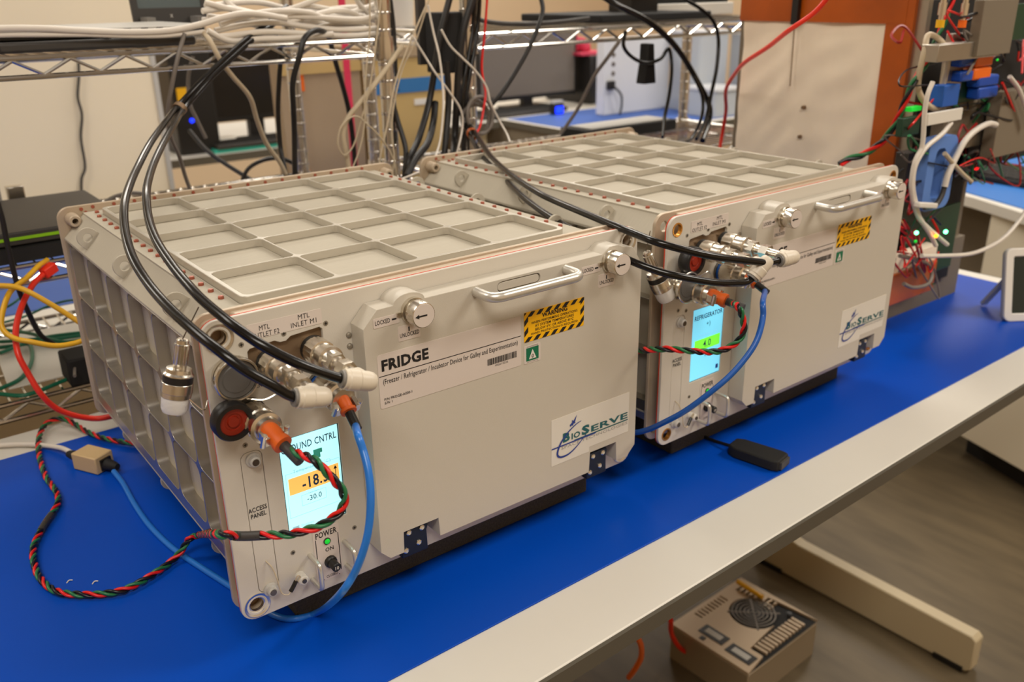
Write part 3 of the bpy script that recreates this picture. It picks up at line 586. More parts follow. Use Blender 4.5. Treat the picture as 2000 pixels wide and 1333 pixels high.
connector(L2, (.0789, -.0610), (.05, -1, -.45), 'network_cable', 'deep blue cable sweeping down the front of the right-hand locker into the gap', [
    (1490, 590, 'y', -.100), (1490, 620, 'y', -.108), (1480, 660, 'y', -.115), (1462, 692, 'y', -.115), (1430, 730, 'y', -.110), (1390, 765, 'y', -.100), (1340, 802, 'y', -.080), (1300, 824, 'y', -.055), (1265, 840, 'y', -.02), (1235, 846, 'y', .01), (1205, 846, 'y', .05)], w_dkblue)

# things on the mat
a, b_ = U(1430, 868, z=.770), U(1506, 893, z=.770); dd = (b_ - a).normalized(); n = V((-dd.y, dd.x, 0)); n = n if n.x > 0 else -n
t = thing('display_adapter', 'small black cable adapter lying on the blue mat in front of the right-hand locker', 'adapter', (a.x, a.y, .760), math.atan2(dd.y, dd.x))
B().plate([(0, -.011), (.010, -.0155), (.060, -.0165), (.068, -.0135), (.068, .0135), (.060, .0165), (.010, .0155), (0, .011)], [], 'z', .0005, .0145).ob('adapter_body', blacksoft, t, bev=.002)
B().box((.0675, -.011, .003), (.071, .011, .012)).ob('socket_face', dark, t)
B().tube(smooth([(.002, 0, .007), (-.010, .001, .006), (-.030, .005, .0035), (-.052, .010, .0028)]), .0022, 8).ob('cable_stub', black, t)
a, b_ = U(165, 893, z=.772), U(205, 903, z=.772); dd = (b_ - a).normalized()
t = thing('cable_coupler', 'small tan box coupler joining the white and the blue cable on the mat', 'coupler', (a.x, a.y, .7605), math.atan2(dd.y, dd.x))
B().box((-.006, -.0135, 0), (.034, .0135, .022)).ob('coupler_body', ltan, t, bev=.0015)
B().box((.0335, -.0075, .003), (.0365, .0075, .017)).ob('socket', black, t)
B().lathe((.036, 0, .009), (1, 0, 0), [(0, .0075), (.012, .0060), (.018, .0040)], 12).ob('cable_boot', blacksoft, t, 'black cable boot'); B().lathe((-.006, 0, .010), (-1, 0, 0), [(0, .0080), (.016, .0055), (.022, .0040)], 12).ob('cable_boot', blacksoft, t, 'black cable boot')
cable('network_cable', [(138, 884, 'z', .770), (120, 876, 'z', .767), (90, 871, 'z', .765), (50, 868, 'z', .764), (0, 870, 'z', .764), (-60, 876, 'z', .764)], .0032, w_white, 'white cable lying on the mat left of the tan coupler')
for i, (px, py) in enumerate(((130, 1140), (180, 1142), (237, 1027), (330, 1166))):
    p = U(px, py, z=.7602)
    if i < 2: B().tube(smooth([p, p + V((.003, .002, .001)), p + V((.006, .001, .0005))]), .0006, 5).ob('wire_clipping', w_white, None, ('leftmost' if i == 0 else 'rightmost') + ' tiny white wire clipping on the blue mat', 'clipping')
# tablet at the right edge
p = U(2000, 628, z=.7605)
t = thing('tablet', 'white-framed tablet on a kick stand at the right end of the mat', 'tablet', (p.x - .030, p.y + .020, .7605), math.radians(-34), rx=0)
mx = M.Rotation(math.radians(-14), 4, 'X')
b = B(); b.plate(rr(0, .24, 0, .125, .012), [rr(.014, .226, .014, .111, .003)], 'y', 0, .004)
b.bm.transform(mx); b.ob('frame', wht, t, bev=.0015)
b = B().plate(rr(0, .24, 0, .125, .012), [], 'y', .004, .012); b.bm.transform(mx); b.ob('back_shell', lgrey, t, bev=.0015)
b = B().box((.013, .0022, .013), (.227, .0036, .112)); b.bm.transform(mx); b.ob('glass', mat('dark_glass', (30, 42, 40), .12), t)
B().bar((.012, .030, .070), (.012, .085, .004), .010, .006).bar((.200, .030, .070), (.200, .085, .004), .010, .006).ob('kick_stand', lgrey, t)
# ---------------------------------------------------------- wire shelving
def rack(x0, x1, y0, y1, levels, lab, post_top=1.75, skip=()):
    t = thing('wire_shelving', lab, 'shelving', ((x0 + x1) / 2, (y0 + y1) / 2, 0), group='chrome wire racks behind the table')
    for i, (x, y) in enumerate(((x0, y0), (x1, y0), (x0, y1), (x1, y1))):
        b = B().cyl((x, y, 0), (x, y, post_top), .0125, 14); z = .05
        while z < post_top: b.lathe((x, y, z), (0, 0, 1), [(0, .0128), (.001, .0134), (.003, .0134), (.004, .0128)], 14, False); z += .0254
        b.ob('post', chrome, t, world=True)
    for li, (zt_, x1_) in enumerate(levels):
        sh = B(); xa, xb = x0 + .020, x1 - .020
        for yy in (y0, y1):
            sh.cyl((xa, yy, zt_ - .003), (xb, yy, zt_ - .003), .0034, 8).cyl((xa, yy, zt_ - .026), (xb, yy, zt_ - .026), .0034, 8)
            n = int((xb - xa) / .033); st = (xb - xa) / n
            pts = [(xa + st * k, yy, zt_ - (.006 if k % 2 else .024)) for k in range(n + 1)]
            for p, q in zip(pts, pts[1:]): sh.cyl(p, q, .0024, 6)
        for xx in (xa - .004, xb + .004):
            sh.cyl((xx, y0 + .01, zt_ - .003), (xx, y1 - .01, zt_ - .003), .0034, 8).cyl((xx, y0 + .01, zt_ - .026), (xx, y1 - .01, zt_ - .026), .0034, 8)
        sh.ob('shelf_frame', chrome, t, world=True)
        dk = B(); n = int((xb - xa) / .022)
        for k in range(1, n): xx = xa + (xb - xa) * k / n; dk.bar((xx, y0, zt_ - .0015), (xx, y1, zt_ - .0015), .0028, .0028)
        for yy in (y0 + (y1 - y0) / 3, y0 + 2 * (y1 - y0) / 3): dk.bar((xa, yy, zt_ - .0055), (xb, yy, zt_ - .0055), .005, .005)
        dk.ob('deck_wires', chrome, t, world=True, kind='stuff')
        for x, y in ((x0, y0), (x1, y0), (x0, y1), (x1, y1)):
            B().lathe((x, y, zt_ - .034), (0, 0, 1), [(0, .0185), (.004, .0175), (.034, .0150), (.036, .0150)], 18).ob('corner_collar', chrome, t, world=True)
    return t
rack(-.52, .535, .655, 1.005, [(.790, 0), (.975, 0), (1.2345, 0)], 'chrome wire rack at the left, its upper shelf heaped with white cables')
rack(.705, 1.640, .672, 1.022, [(.790, 0), (.975, 0), (1.2345, 0)], 'chrome wire rack at the right, behind the right-hand locker')

# ------------------------------------------------- upper shelf, left rack
ZU = 1.2345
t = thing('notebook', 'black notebook computer lying shut at the left end of the upper shelf', 'laptop', (-.10, .805, ZU))
B().box((-.30, -.135, .002), (.345, .110, .0155)).ob('base', dark, t, bev=.004)
B().box((-.055, -.1365, .005), (.10, -.1345, .0125)).ob('disc_drive', black, t); B().box((.055, -.1375, .0075), (.073, -.1362, .0100)).ob('eject_button', grey, t)
B().box((-.30, -.130, .016), (.345, .110, .022)).ob('lid', black, t, bev=.002)
for x in (-.2, .28): B().cyl((x, -.10, 0), (x, -.10, .003), .008, 10).ob('rubber_foot', black, t)
t = thing('convertible_computer', 'open convertible computer with dark hinged screen on top of the notebook', 'laptop', (.085, .80, ZU + .0222))
B().plate([(-.22, -.11), (.13, -.125), (.185, -.09), (.185, .10), (-.22, .10)], [], 'z', 0, .006).ob('base', lgrey, t, bev=.001)
for x in (.045, .068, .090, .110): B().box((x, -.1265 if x < .12 else -.11, .0015), (x + .008, -.1225, .0045)).ob('port', black, t)
mx = M.Translation((.175, .135, .001)) @ M.Rotation(math.radians(8), 4, 'X').inverted()
b = B().plate(rr(-.02, .102, .0, .16, .006), [rr(-.010, .092, .024, .152, .002)], 'y', -.004, .004); b.bm.transform(mx); b.ob('screen_bezel', dark, t, bev=.001)
b = B().box((-.011, -.002, .022), (.093, .0035, .154)); b.bm.transform(mx); b.ob('screen', mat('dim_screen', (96, 108, 110), .3), t)
b = B().text('x', .038, .043, .009, .014, -.0043, .02); b.bm.transform(mx); b.ob('badge', lgrey, t, flat=True)
for x in (.165, .245): B().box((x, .095, -.002), (x + .013, .132, .012)).ob('hinge', grey, t)

WL = 'white cable strewn in the heap on the upper shelf'
hp = [Y(.660, (-60, 62), (0, 56), (80, 56), (160, 60), (250, 63), (330, 60), (390, 48), (440, 33), (490, 26), (560, 36)),
      Y(.6615, (-60, 74), (0, 69), (90, 68), (170, 68), (240, 70), (320, 70), (400, 62)),
      ramp(.70, .72, (395, 22), (450, 16), (520, 28), (600, 12), (680, 24), (740, 6)), ramp(.70, .66, (400, 5), (470, 22), (540, 30), (620, 34), (700, 38), (745, 28)),
      ramp(.68, .67, (420, 60), (480, 48), (540, 44), (600, 52), (660, 58), (742, 56)), ramp(.67, .665, (400, 74), (450, 70), (520, 62), (600, 66), (680, 70), (735, 66)),
      ramp(.74, .70, (430, -20), (450, 10), (500, 30), (560, 20), (640, -10)), ramp(.68, .70, (560, 45), (610, 30), (660, 20), (695, 28), (705, 40)),
      ramp(.70, .73, (690, -20), (700, 5), (715, 22), (730, 36)), ramp(.665, .665, (405, 60), (450, 80), (510, 76), (580, 74), (650, 66)),
      ramp(.72, .69, (395, 40), (450, 38), (510, 52), (560, 66), (640, 62), (700, 48)), ramp(.67, .68, (430, 48), (470, 34), (530, 22), (600, 24), (650, 40), (720, 44)),
      ramp(.75, .76, (400, 12), (500, 4), (590, 22), (690, 14), (745, 20)), ramp(.71, .70, (405, 32), (500, 42), (600, 40), (700, 60), (748, 52)),
      ramp(.76, .74, (590, 8), (640, 30), (700, 30), (745, 44)), ramp(.69, .69, (600, 60), (650, 48), (700, 50), (738, 70))]
for i, s in enumerate(hp):
    if i < 2: cable('network_cable', s, .0043 if i == 0 else .003, w_white, ('thick white cable running left along the notebook into the heap' if i == 0 else 'thinner white cable along the front edge of the notebook'))
    else: cable('network_cable', s, .0042, w_white, WL, group='white cables heaped on the upper shelf')
cable('power_cable', [(645, 75, 'y', .70), (632, 62, 'y', .665), (615, 60, 'y', .645), (595, 75, 'y', .635), (585, 110, 'y', .632), (572, 160, 'y', .64), (573, 210, 'y', .65), (575, 260, 'y', .66), (576, 330, 'y', .66), (578, 360, 'y', .66)], .0042, black, 'black cord looped over the upper shelf edge, hanging before the grey-tan carton')
cable('power_cable', [(545, 60, 'y', .80), (548, 110, 'y', .80), (545, 160, 'y', .80), (543, 220, 'y', .80), (548, 290, 'y', .80), (556, 330, 'y', .78), (560, 360, 'y', .78)], .0042, black, 'black cord hanging straight from the shelf left of the tan carton')
cable('power_cable', [(640, 60, 'y', .9), (655, 120, 'y', .9), (670, 170, 'y', .9), (682, 220, 'y', .9), (690, 280, 'y', .9), (694, 340, 'y', .9)], .0048, black, 'black cord hanging just left of the pink strap')
cable('ribbed_cable', [(360, 66, 'y', .66), (348, 110, 'y', .65), (337, 160, 'y', .65), (328, 220, 'y', .66), (333, 265, 'y', .68), (350, 305, 'y', .72), (362, 345, 'y', .75), (372, 372, 'y', .76)], .003, w_grey, 'grey braided cable dropping from the upper shelf at the left')
cable('network_cable', [(395, 62, 'y', .665), (410, 80, 'y', .645), (432, 120, 'y', .64), (455, 150, 'y', .65), (488, 190, 'y', .68), (502, 235, 'y', .71), (520, 280, 'y', .74), (545, 315, 'y', .76), (558, 340, 'y', .77)], .0036, w_cream, 'cream cable slanting down from the upper shelf past the dark monitor')
cable('network_cable', [(786, 90, 'y', .64), (750, 140, 'y', .63), (712, 190, 'y', .62), (680, 230, 'y', .62), (670, 262, 'y', .62), (676, 300, 'y', .62), (684, 345, 'y', .62), (690, 380, 'y', .62)], .0040, w_cream, 'thick cream cable bowing left in front of the pink strap')
for s, r, m_, lab in (
    ([(835, 5, 'y', .62), (815, 50, 'y', .62), (790, 110, 'y', .62), (770, 170, 'y', .62), (757, 240, 'y', .61), (744, 300, 'y', .60), (738, 340, 'y', .60)], .0015, w_cream, 'thin pale lead fanning down leftmost from the top of the middle post'),
    ([(722, -10, 'y', .60), (722, 60, 'y', .60), (716, 130, 'y', .60), (712, 190, 'y', .60), (712, 240, 'y', .60), (703, 290, 'y', .60), (688, 330, 'y', .60)], .0012, w_cream, 'thin pale lead hanging across the pink strap'),
    ([(745, -10, 'y', .61), (735, 80, 'y', .61), (722, 170, 'y', .61), (704, 240, 'y', .61), (690, 285, 'y', .61), (672, 303, 'y', .61), (660, 280, 'y', .61), (668, 245, 'y', .61), (694, 227, 'y', .61), (720, 245, 'y', .60), (748, 275, 'y', .6), (768, 310, 'y', .6), (775, 345, 'y', .6)], .0013, w_cream, 'thin pale lead curling in a loop beside the thick cream cable'),
    ([(836, 10, 'y', .61), (846, 60, 'y', .61), (858, 110, 'y', .60), (864, 160, 'y', .59), (866, 200, 'y', .58), (863, 250, 'y', .57), (856, 290, 'y', .56), (840, 325, 'y', .53), (810, 340, 'y', .52), (780, 352, 'y', .50)], .0018, w_white, 'white braided lead hanging to the corner of the left-hand locker'),
    ([(805, 70, 'y', .61), (830, 110, 'y', .61), (852, 145, 'y', .60), (878, 180, 'y', .60), (900, 215, 'y', .60), (903, 250, 'y', .60), (893, 300, 'y', .58)], .0017, w_white, 'white braided lead slanting right across the black cords'),
    ([(862, 58, 'y', .60), (880, 90, 'y', .60), (905, 115, 'y', .60), (930, 140, 'y', .60), (950, 170, 'y', .60), (958, 200, 'y', .60), (975, 235, 'y', .6), (990, 262, 'y', .58), (996, 278, 'y', .56)], .0017, w_white, 'white braided lead crossing the right-hand middle post'),
    ([(838, 0, 'y', .64), (812, 80, 'y', .64), (788, 130, 'y', .63), (772, 190, 'y', .62), (765, 250, 'y', .61), (770, 310, 'y', .6), (765, 350, 'y', .6)], .0013, w_cream, 'thin pale lead hanging along the middle post')):
    cable('thin_lead', s, r, m_, lab)
for s, r, lab in (
    ([(880, -10, 'y', .66), (862, 60, 'y', .66), (850, 130, 'y', .66), (838, 200, 'y', .66), (818, 270, 'y', .63), (800, 310, 'y', .6), (790, 350, 'y', .6)], .0055, 'thick black cord sweeping down to the middle post foot'),
    ([(925, -10, 'y', .64), (905, 60, 'y', .64), (896, 130, 'y', .64), (892, 200, 'y', .64), (888, 270, 'y', .64), (885, 310, 'y', .6)], .0062, 'thickest black cord hanging in front of the black power box'),
    ([(872, 120, 'y', .64), (876, 200, 'y', .64), (868, 300, 'y', .62), (866, 340, 'y', .6)], .0055, 'black cord hanging straight left of the thickest cord'),
    ([(850, 200, 'y', .66), (846, 240, 'y', .64), (835, 280, 'y', .6), (812, 310, 'y', .58), (795, 345, 'y', .56)], .0058, 'black cord bending left behind the left-hand locker'),
    ([(748, 0, 'y', .66), (758, 50, 'y', .66), (764, 110, 'y', .66), (764, 180, 'y', .65), (775, 230, 'y', .64), (792, 290, 'y', .62), (790, 340, 'y', .6)], .0042, 'black cord hugging the middle post of the left rack'),
    ([(905, 110, 'y', .67), (908, 200, 'y', .67), (905, 310, 'y', .66)], .005, 'black cord hidden half behind the rack post'),
    ([(760, -12, 'y', .68), (768, 60, 'y', .68), (772, 150, 'y', .67)], .0045, 'short black cord at the top of the middle post')):
    cable('power_cable', s, r, black, lab)
cp = U(935, 225, y=.625)
for k, (rx_, rz_) in enumerate(((.026, .030), (.022, .027), (.029, .024))):
    B().tube([cp + V((rx_ * math.cos(a), .006 * k - .004 + .004 * math.sin(a), rz_ * math.sin(a) - .004 * k)) for a in [2 * PI * i / 30 for i in range(31)]], .0032, 8, False).ob('hose_coil', w_grey, None, 'grey coil of tubing looped at the left post of the right rack', 'coil', 'grey tubing coils at the rack post', ang=70)
cable('signal_wire', [(952, -10, 'y', .63), (947, 60, 'y', .63), (941, 130, 'y', .63), (948, 180, 'y', .62), (944, 215, 'y', .61), (938, 245, 'y', .60), (930, 262, 'y', .59)], .002, w_red, 'thin red wire hanging at the left post of the right rack')
cable('power_cable', [(1055, -10, 'y', .64), (1060, 20, 'y', .63), (1050, 55, 'y', .62), (1025, 110, 'y', .62), (985, 175, 'y', .62), (955, 210, 'y', .63)], .0040, black, 'dark cord crossing the grey monitor diagonally')
cable('power_cable', [(920, 30, 'y', .70), (950, 42, 'y', .68), (1010, 47, 'y', .67), (1080, 44, 'y', .67), (1150, 36, 'y', .68)], .004, dark, 'dark cord lying along the upper shelf of the right rack')
cable('power_cable', [(1210, 80, 'y', .64), (1185, 115, 'y', .66), (1160, 150, 'y', .70), (1130, 210, 'y', .75), (1095, 262, 'y', .78)], .0036, w_grey, 'dark grey cord slanting down to the flat black unit')
cable('power_cable', [(1160, -20, 'y', .66), (1205, 10, 'y', .63), (1260, 38, 'y', .62), (1300, 70, 'y', .62), (1330, 105, 'y', .62), (1360, 155, 'y', .62), (1385, 205, 'y', .61), (1384, 240, 'y', .60), (1372, 275, 'y', .56)], .0058, blackrub, 'thick black cord arching over the rear of the right-hand locker')
cable('power_cable', [(1330, -5, 'y', .64), (1365, 15, 'y', .63), (1392, 40, 'y', .62), (1403, 75, 'y', .62), (1400, 130, 'y', .61), (1390, 180, 'y', .6), (1378, 235, 'y', .58), (1360, 272, 'y', .55)], .0038, blackrub, 'thinner black cord looping right of the thick arching one')
cable('power_cable', [(1222, 60, 'y', .64), (1218, 90, 'y', .64), (1235, 112, 'y', .64), (1262, 123, 'y', .64), (1290, 115, 'y', .64), (1306, 95, 'y', .64), (1312, 130, 'y', .63), (1308, 180, 'y', .61), (1298, 230, 'y', .59), (1294, 268, 'y', .56)], .0036, blackrub, 'black cord looping under the hanging power brick')
cable('power_cable', [(1356, 150, 'y', .60), (1372, 190, 'y', .60), (1370, 230, 'y', .59), (1352, 268, 'y', .56), (1335, 280, 'y', .54)], .0034, blackrub, 'black cord curving back behind the right-hand locker')
p = U(1263, 132, y=.66); q = U(1258, 98, y=.66)
B().plate([(p.x - .017, p.z - .030), (p.x + .016, p.z - .030), (p.x + .010, p.z + .014), (p.x + .007, q.z + .012), (p.x - .009, q.z + .012), (p.x - .010, p.z + .014)], [], 'y', p.y - .012, p.y + .012).ob('power_brick', blacksoft, None, 'black power brick hanging from its cord on the right rack', 'power brick', bev=.002)
rc = [(1406, 290, 'y', .52), (1412, 255, 'y', .52), (1418, 215, 'y', .50), (1418, 175, 'y', .46), (1435, 145, 'y', .40), (1455, 122, 'y', .30), (1500, 92, 'y', .20), (1540, 60, 'y', .12), (1590, 25, 'y', .09), (1625, -15, 'y', .07)]
cable('test_lead', rc, .0033, w_redc, 'thick red lead rising in front of the taped white sheet')
twisted('twisted_cable', [(1640, 322, 'y', .10), (1655, 312, 'y', .10), (1690, 300, 'y', .09), (1725, 275, 'y', .085), (1750, 238, 'y', .07), (1765, 205, 'y', .06), (1785, 160, 'y', .05), (1810, 120, 'y', .05), (1838, 60, 'y', .05), (1852, 20, 'y', .05), (1862, -10, 'y', .05)], .0026, .0026, .075, 'loosely twisted red and green wires rising beside the amber tape', RGB2)

# black power box on the post
p = U(893, 78, y=.69)
t = thing('power_box', 'black power box strapped to the left post of the right rack', 'power box', (p.x, p.y, p.z))
B().box((-.045, -.016, -.052), (.020, .03, .045)).ob('case', blacksoft, t, bev=.003)
B().box((-.05, .04, -.04), (-.035, .05, .30)).ob('bracket', dark, t)

# ------------------------------------------------- left rack, lower levels
p = U(60, 455, y=.70)
t = thing('network_switch', 'dark network switch with a lime stripe on the left rack', 'network switch', (-.13, .80, .9945))
B().box((-.20, -.125, .001), (.245, .11, .019)).ob('case', dark, t, bev=.002)
B().box((-.20, -.1262, .0085), (.2445, -.1245, .0125)).ob('stripe', lime, t, 'lime stripe')

for x in (-.19, .23): B().box((x, -.12, 0), (x + .01, -.11, .002)).ob('rubber_foot', black, t)
t = thing('cable_adapter', 'small silver adapters lying behind the network switch', 'adapter', (-.045, .95, .976))
for k in range(4): B().box((-.05 + .035 * k, -.02 + .012 * (k % 2), 0), (-.025 + .035 * k, .01, .05 + .012 * (k % 3))).ob('adapter_block', (lgrey, steel)[k % 2], t, bev=.002)
t = thing('equipment_bar', 'flat black unit under the network switch on the left rack', 'equipment', (-.1, .72, .9752))
B().box((-.23, -.055, .0), (.21, .17, .0188)).ob('case', blacksoft, t)
cable('patch_cable', [(92, 508, 'y', .64), (75, 520, 'y', .62), (50, 545, 'y', .60), (20, 570, 'y', .58), (5, 610, 'y', .56), (4, 640, 'y', .55), (25, 660, 'y', .54), (60, 668, 'y', .53), (110, 676, 'y', .525), (155, 668, 'y', .525), (172, 655, 'y', .525), (168, 640, 'y', .53), (140, 620, 'y', .54), (95, 592, 'y', .55), (55, 570, 'y', .56), (25, 560, 'y', .57), (-20, 558, 'y', .58)], .0034, w_yellow, 'yellow cable looping beside the rear corner of the left-hand locker')
t = thing('patch_cable', 'bright red cable with red plug swinging down to the back of the left-hand locker', 'cable', tuple(U(95, 522, y=.62)))
B().tube(smooth(PX([(85, 535, 'y', .62), (62, 560, 'y', .60), (42, 600, 'y', .58), (31, 645, 'y', .56), (35, 690, 'y', .54), (55, 730, 'y', .53), (80, 770, 'y', .52), (110, 798, 'y', .52), (150, 813, 'y', .52), (190, 818, 'y', .52), (225, 812, 'y', .51), (245, 808, 'y', .51)])), .0037, 10).ob('cable', w_redc, t, world=True, ang=70)
B().bar(U(84, 536, y=.62), U(106, 520, y=.63), .012, .013).ob('plug', w_redc, t, 'red moulded plug', world=True, bev=.0015)
for i, s in enumerate(([(170, 585, 'z', .83), (130, 588, 'z', .82), (90, 600, 'z', .81), (50, 618, 'z', .80), (0, 632, 'z', .80), (-40, 640, 'z', .8)], [(60, 560, 'z', .84), (30, 590, 'z', .83), (0, 605, 'z', .82), (-30, 612, 'z', .81)],
    [(0, 668, 'z', .797), (60, 664, 'z', .800), (110, 656, 'z', .80), (160, 650, 'z', .80), (175, 648, 'z', .80)], [(-20, 682, 'z', .797), (40, 674, 'z', .80), (100, 664, 'z', .80), (165, 655, 'z', .80)],
    [(0, 760, 'z', .797), (40, 740, 'z', .797), (60, 712, 'z', .80), (62, 685, 'z', .80), (50, 672, 'z', .80), (0, 690, 'z', .80)], [(0, 770, 'z', .797), (50, 772, 'z', .795), (110, 750, 'z', .795), (150, 730, 'z', .797), (170, 700, 'z', .80), (176, 680, 'z', .80)], [(12, 645, 'z', .80), (60, 652, 'z', .803), (120, 668, 'z', .80), (175, 662, 'z', .80)])):
    cable('patch_cable', s, .0030 if i > 1 else .002, w_dgreen, 'green cable tangled on the lower shelf of the left rack', group='green cables on the lower shelf')
cable('power_cable', [(-5, 395, 'y', .60), (5, 430, 'y', .60), (15, 480, 'y', .60), (35, 560, 'y', .60), (60, 620, 'y', .61), (80, 655, 'y', .63), (105, 672, 'y', .65)], .0033, black, 'thin black cord hanging in front of the network switch')
B().plate([(-.075, .70), (.10, .70), (.10, .93), (-.06, .93)], [], 'z', .7905, .7925).ob('paper_stack', wht, None, 'white paper packet lying on the lower shelf of the left rack', 'paper')
B().box((-.005, .645, .7925), (.09, .70, .8325)).ob('power_supply', blacksoft, None, 'black brick on the lower shelf behind the left-hand locker', 'power brick', bev=.003)
cable('power_cable', [(140, 682, 'z', .80), (148, 700, 'z', .81), (146, 720, 'z', .82), (146, 735, 'z', .825)], .0022, w_grey, 'short grey lead plugged into the brick on the lower shelf')
# ---------------------------------------------------- upper shelf, right rack
t = thing('notebook', 'thin black notebook on the upper shelf of the right rack', 'laptop', (1.215, .84, 1.2345))
B().box((-.17, -.13, .003), (.15, .12, .018)).ob('base', blacksoft, t, bev=.003)
b = B().box((-.01, -.10, -.003), (.13, .12, .003)); b.bm.transform(M.Translation((0, 0, .075)) @ M.Rotation(math.radians(-20), 4, 'Y')); b.ob('dock', black, t, bev=.002)
B().box((.02, -.02, .015), (.10, .05, .08)).ob('dock_foot', black, t)
t = thing('document_tray', 'white tray at the rear of the upper shelf of the right rack', 'tray', (1.48, .92, 1.2345))
B().box((-.13, -.05, .003), (.15, .06, .030)).ob('tray_body', wht, t, bev=.002); B().box((-.12, -.04, .030), (.14, .05, .052)).ob('tray_top', blacksoft, t, bev=.002)
t = thing('flat_device', 'flat black unit with pale top on the middle shelf of the right rack', 'network unit', (1.315, .925, .9752))
B().box((-.145, -.045, .002), (.145, .05, .026)).ob('case', blacksoft, t, bev=.002); B().box((-.12, -.03, .026), (.135, .045, .0275)).ob('top_label', lgrey, t)
B().box((.145, -.01, .010), (.165, .005, .018)).ob('connector', steel_d, t)

# --------------------------------------------- tall taped electronics chassis
BX, BY = 1.15, .126
p = U(1790, 45, x=BX)
t = thing('electronics_chassis', 'tall electronics chassis edged in amber tape standing behind the right end of the right-hand locker', 'chassis', (BX, BY, .760), group=None)
ZB = .760; HT = 1.40 - ZB
B().box((.0, .0, .0), (.27, .012, .11)).box((0, .012, 0), (.012, .33, HT)).box((.012, .318, 0), (.27, .33, HT)).box((.258, .012, 0), (.27, .318, HT)).ob('housing', gpanel, t)
zs_ = U(1465, 40, x=BX).z - ZB; b = B(); NG = 44; rn = random.Random(5)
wv = [(rn.uniform(15, 130), rn.uniform(15, 130), rn.uniform(0, 6), rn.uniform(.0006, .0014)) for _ in range(9)]
gv = [[b.bm.verts.new((-.0062 - sum(a * math.sin(u * .28 * i / NG + v_ * zs_ * j / NG + f + 1.5 * math.sin(9 * i / NG)) for u, v_, f, a in wv) * .5, .038 + .28 * i / NG, zs_ * j / NG)) for j in range(NG + 1)] for i in range(NG + 1)]
for i in range(NG):
    for j in range(NG): b._f((gv[i][j], gv[i][j + 1], gv[i + 1][j + 1], gv[i + 1][j]))
b.box((-.0008, .038, .0), (-.0003, .318, zs_)); b.ob('white_sheet', sheet_m, t, 'wrinkled off-white sheet', ang=80)
zt0 = U(1465, 40, x=BX).z - ZB
B().box((-.0105, .0, .0), (-.0008, .044, HT)).box((-.0110, .012, zt0), (-.0008, .325, HT)).ob('amber_tape', kapton, t, 'amber polyimide tape frame')
B().box((-.002, -.016, .0), (.010, .0, HT)).ob('corner_post', alum_side, t, 'grey metal corner post')
for px, py in ((1576, 209), (1569, 266)):
    q = U(px, py, x=BX) - V((BX, BY, ZB)); B().lathe((-.006, q.y, q.z), (-1, 0, 0), [(0, .0034), (.007, .003)], 10).ob('rusty_screw', recess_m, t)
q0, q1, q2 = [U(*a, x=BX - .016) - V((BX, BY, ZB)) for a in ((1556, 0), (1552, 48), (1543, 168))]
B().box((-.020, q1.y - .006, q1.z), (-.008, q1.y + .006, q1.z + .09)).ob('sensor_clip', black, t); B().cyl(q1, q2, .0010, 8).ob('sensor_rod', recess_m, t, 'thin brown rod')
def at(px, py, y): q = U(px, py, y=y); return q - V((BX, BY, ZB))
def block(n, m, a, b, y0, y1, lab=None, bev=.001):
    """part between two photo corners, occupying depth y0..y1 in front of the chassis"""
    p, q = at(a[0], a[1], y0), at(b[0], b[1], y0)
    return B().box((min(p.x, q.x), y0 - BY, max(min(p.z, q.z), .0005)), (max(p.x, q.x), y1 - BY, max(p.z, q.z, .002))).ob(n, m, t, lab, bev=bev)
block('tray', alum_side, (1835, 88), (1960, 108), .02, .045, 'grey metal tray'); block('bracket', gpanel, (1925, 0), (1972, 104), .015, .03, 'tall grey bracket')
block('circuit_board', pcb, (1968, 8), (2010, 76), .03, .034); block('circuit_board', pcb, (1872, 158), (1906, 196), .05, .054); block('circuit_board', pcb, (1774, 425), (1856, 520), .085, .089)
block('rear_plate', blacksoft, (1808, 0), (2060, 290), .118, .124); block('rear_plate', blacksoft, (1795, 290), (1850, 540), .118, .124); block('device_case', gpanel, (1850, 205), (2010, 262), .06, .08); block('device_case', gpanel, (1960, 180), (2020, 290), .03, .05)
for a, b, m_, n_ in (((1879, 112), (1906, 128), relay_b, 'relay'), ((1910, 110), (1939, 128), relay_o, 'relay'), ((1880, 140), (1900, 158), relay_b, 'relay'), ((1905, 134), (1935, 153), relay_o, 'relay'), ((1914, 150), (1950, 166), relay_b, 'relay'), ((1914, 172), (1948, 189), relay_b, 'relay')):
    block(n_, m_, a, b, .03, .05, 'blue relay' if m_ is relay_b else 'orange relay', .003)
block('terminal_block', w_dkblue, (1846, 168), (1870, 205), .03, .05, 'blue terminal block'); block('strut', alum_side, (1862, 66), (1876, 175), .045, .055); block('slot', black, (1848, 118), (1860, 170), .05, .056)
block('strip', wht, (1815, 222), (1878, 234), .016, .021, 'white plastic strip'); block('module', sheet_m, (1752, 504), (1822, 540), .06, .08, bev=.001)
block('base_tape', kapton, (1742, 540), (1822, 566), .055, .07, 'amber tape on the base'); block('driver_board', dark, (1775, 300), (1822, 420), .06, .08)
for px, py, c_, lab in ((1835, 54, yellow_p, 'yellow-tipped coaxial connector'), (1878, 54, relay_o, 'orange-tipped coaxial connector')):
    q = at(px, py, .03); B().lathe(q, (.02, 0, 1), [(0, .0055), (.010, .0055)], 12).ob('connector_tip', c_, t)
    B().lathe(q + V((0, 0, .010)), (.02, 0, 1), [(0, .0035), (.006, .0035), (.006, .0055), (.022, .0055), (.022, .0040), (.030, .0040), (.030, .0060), (.045, .0060)], 12).ob('coaxial_connector', steel, t, lab)
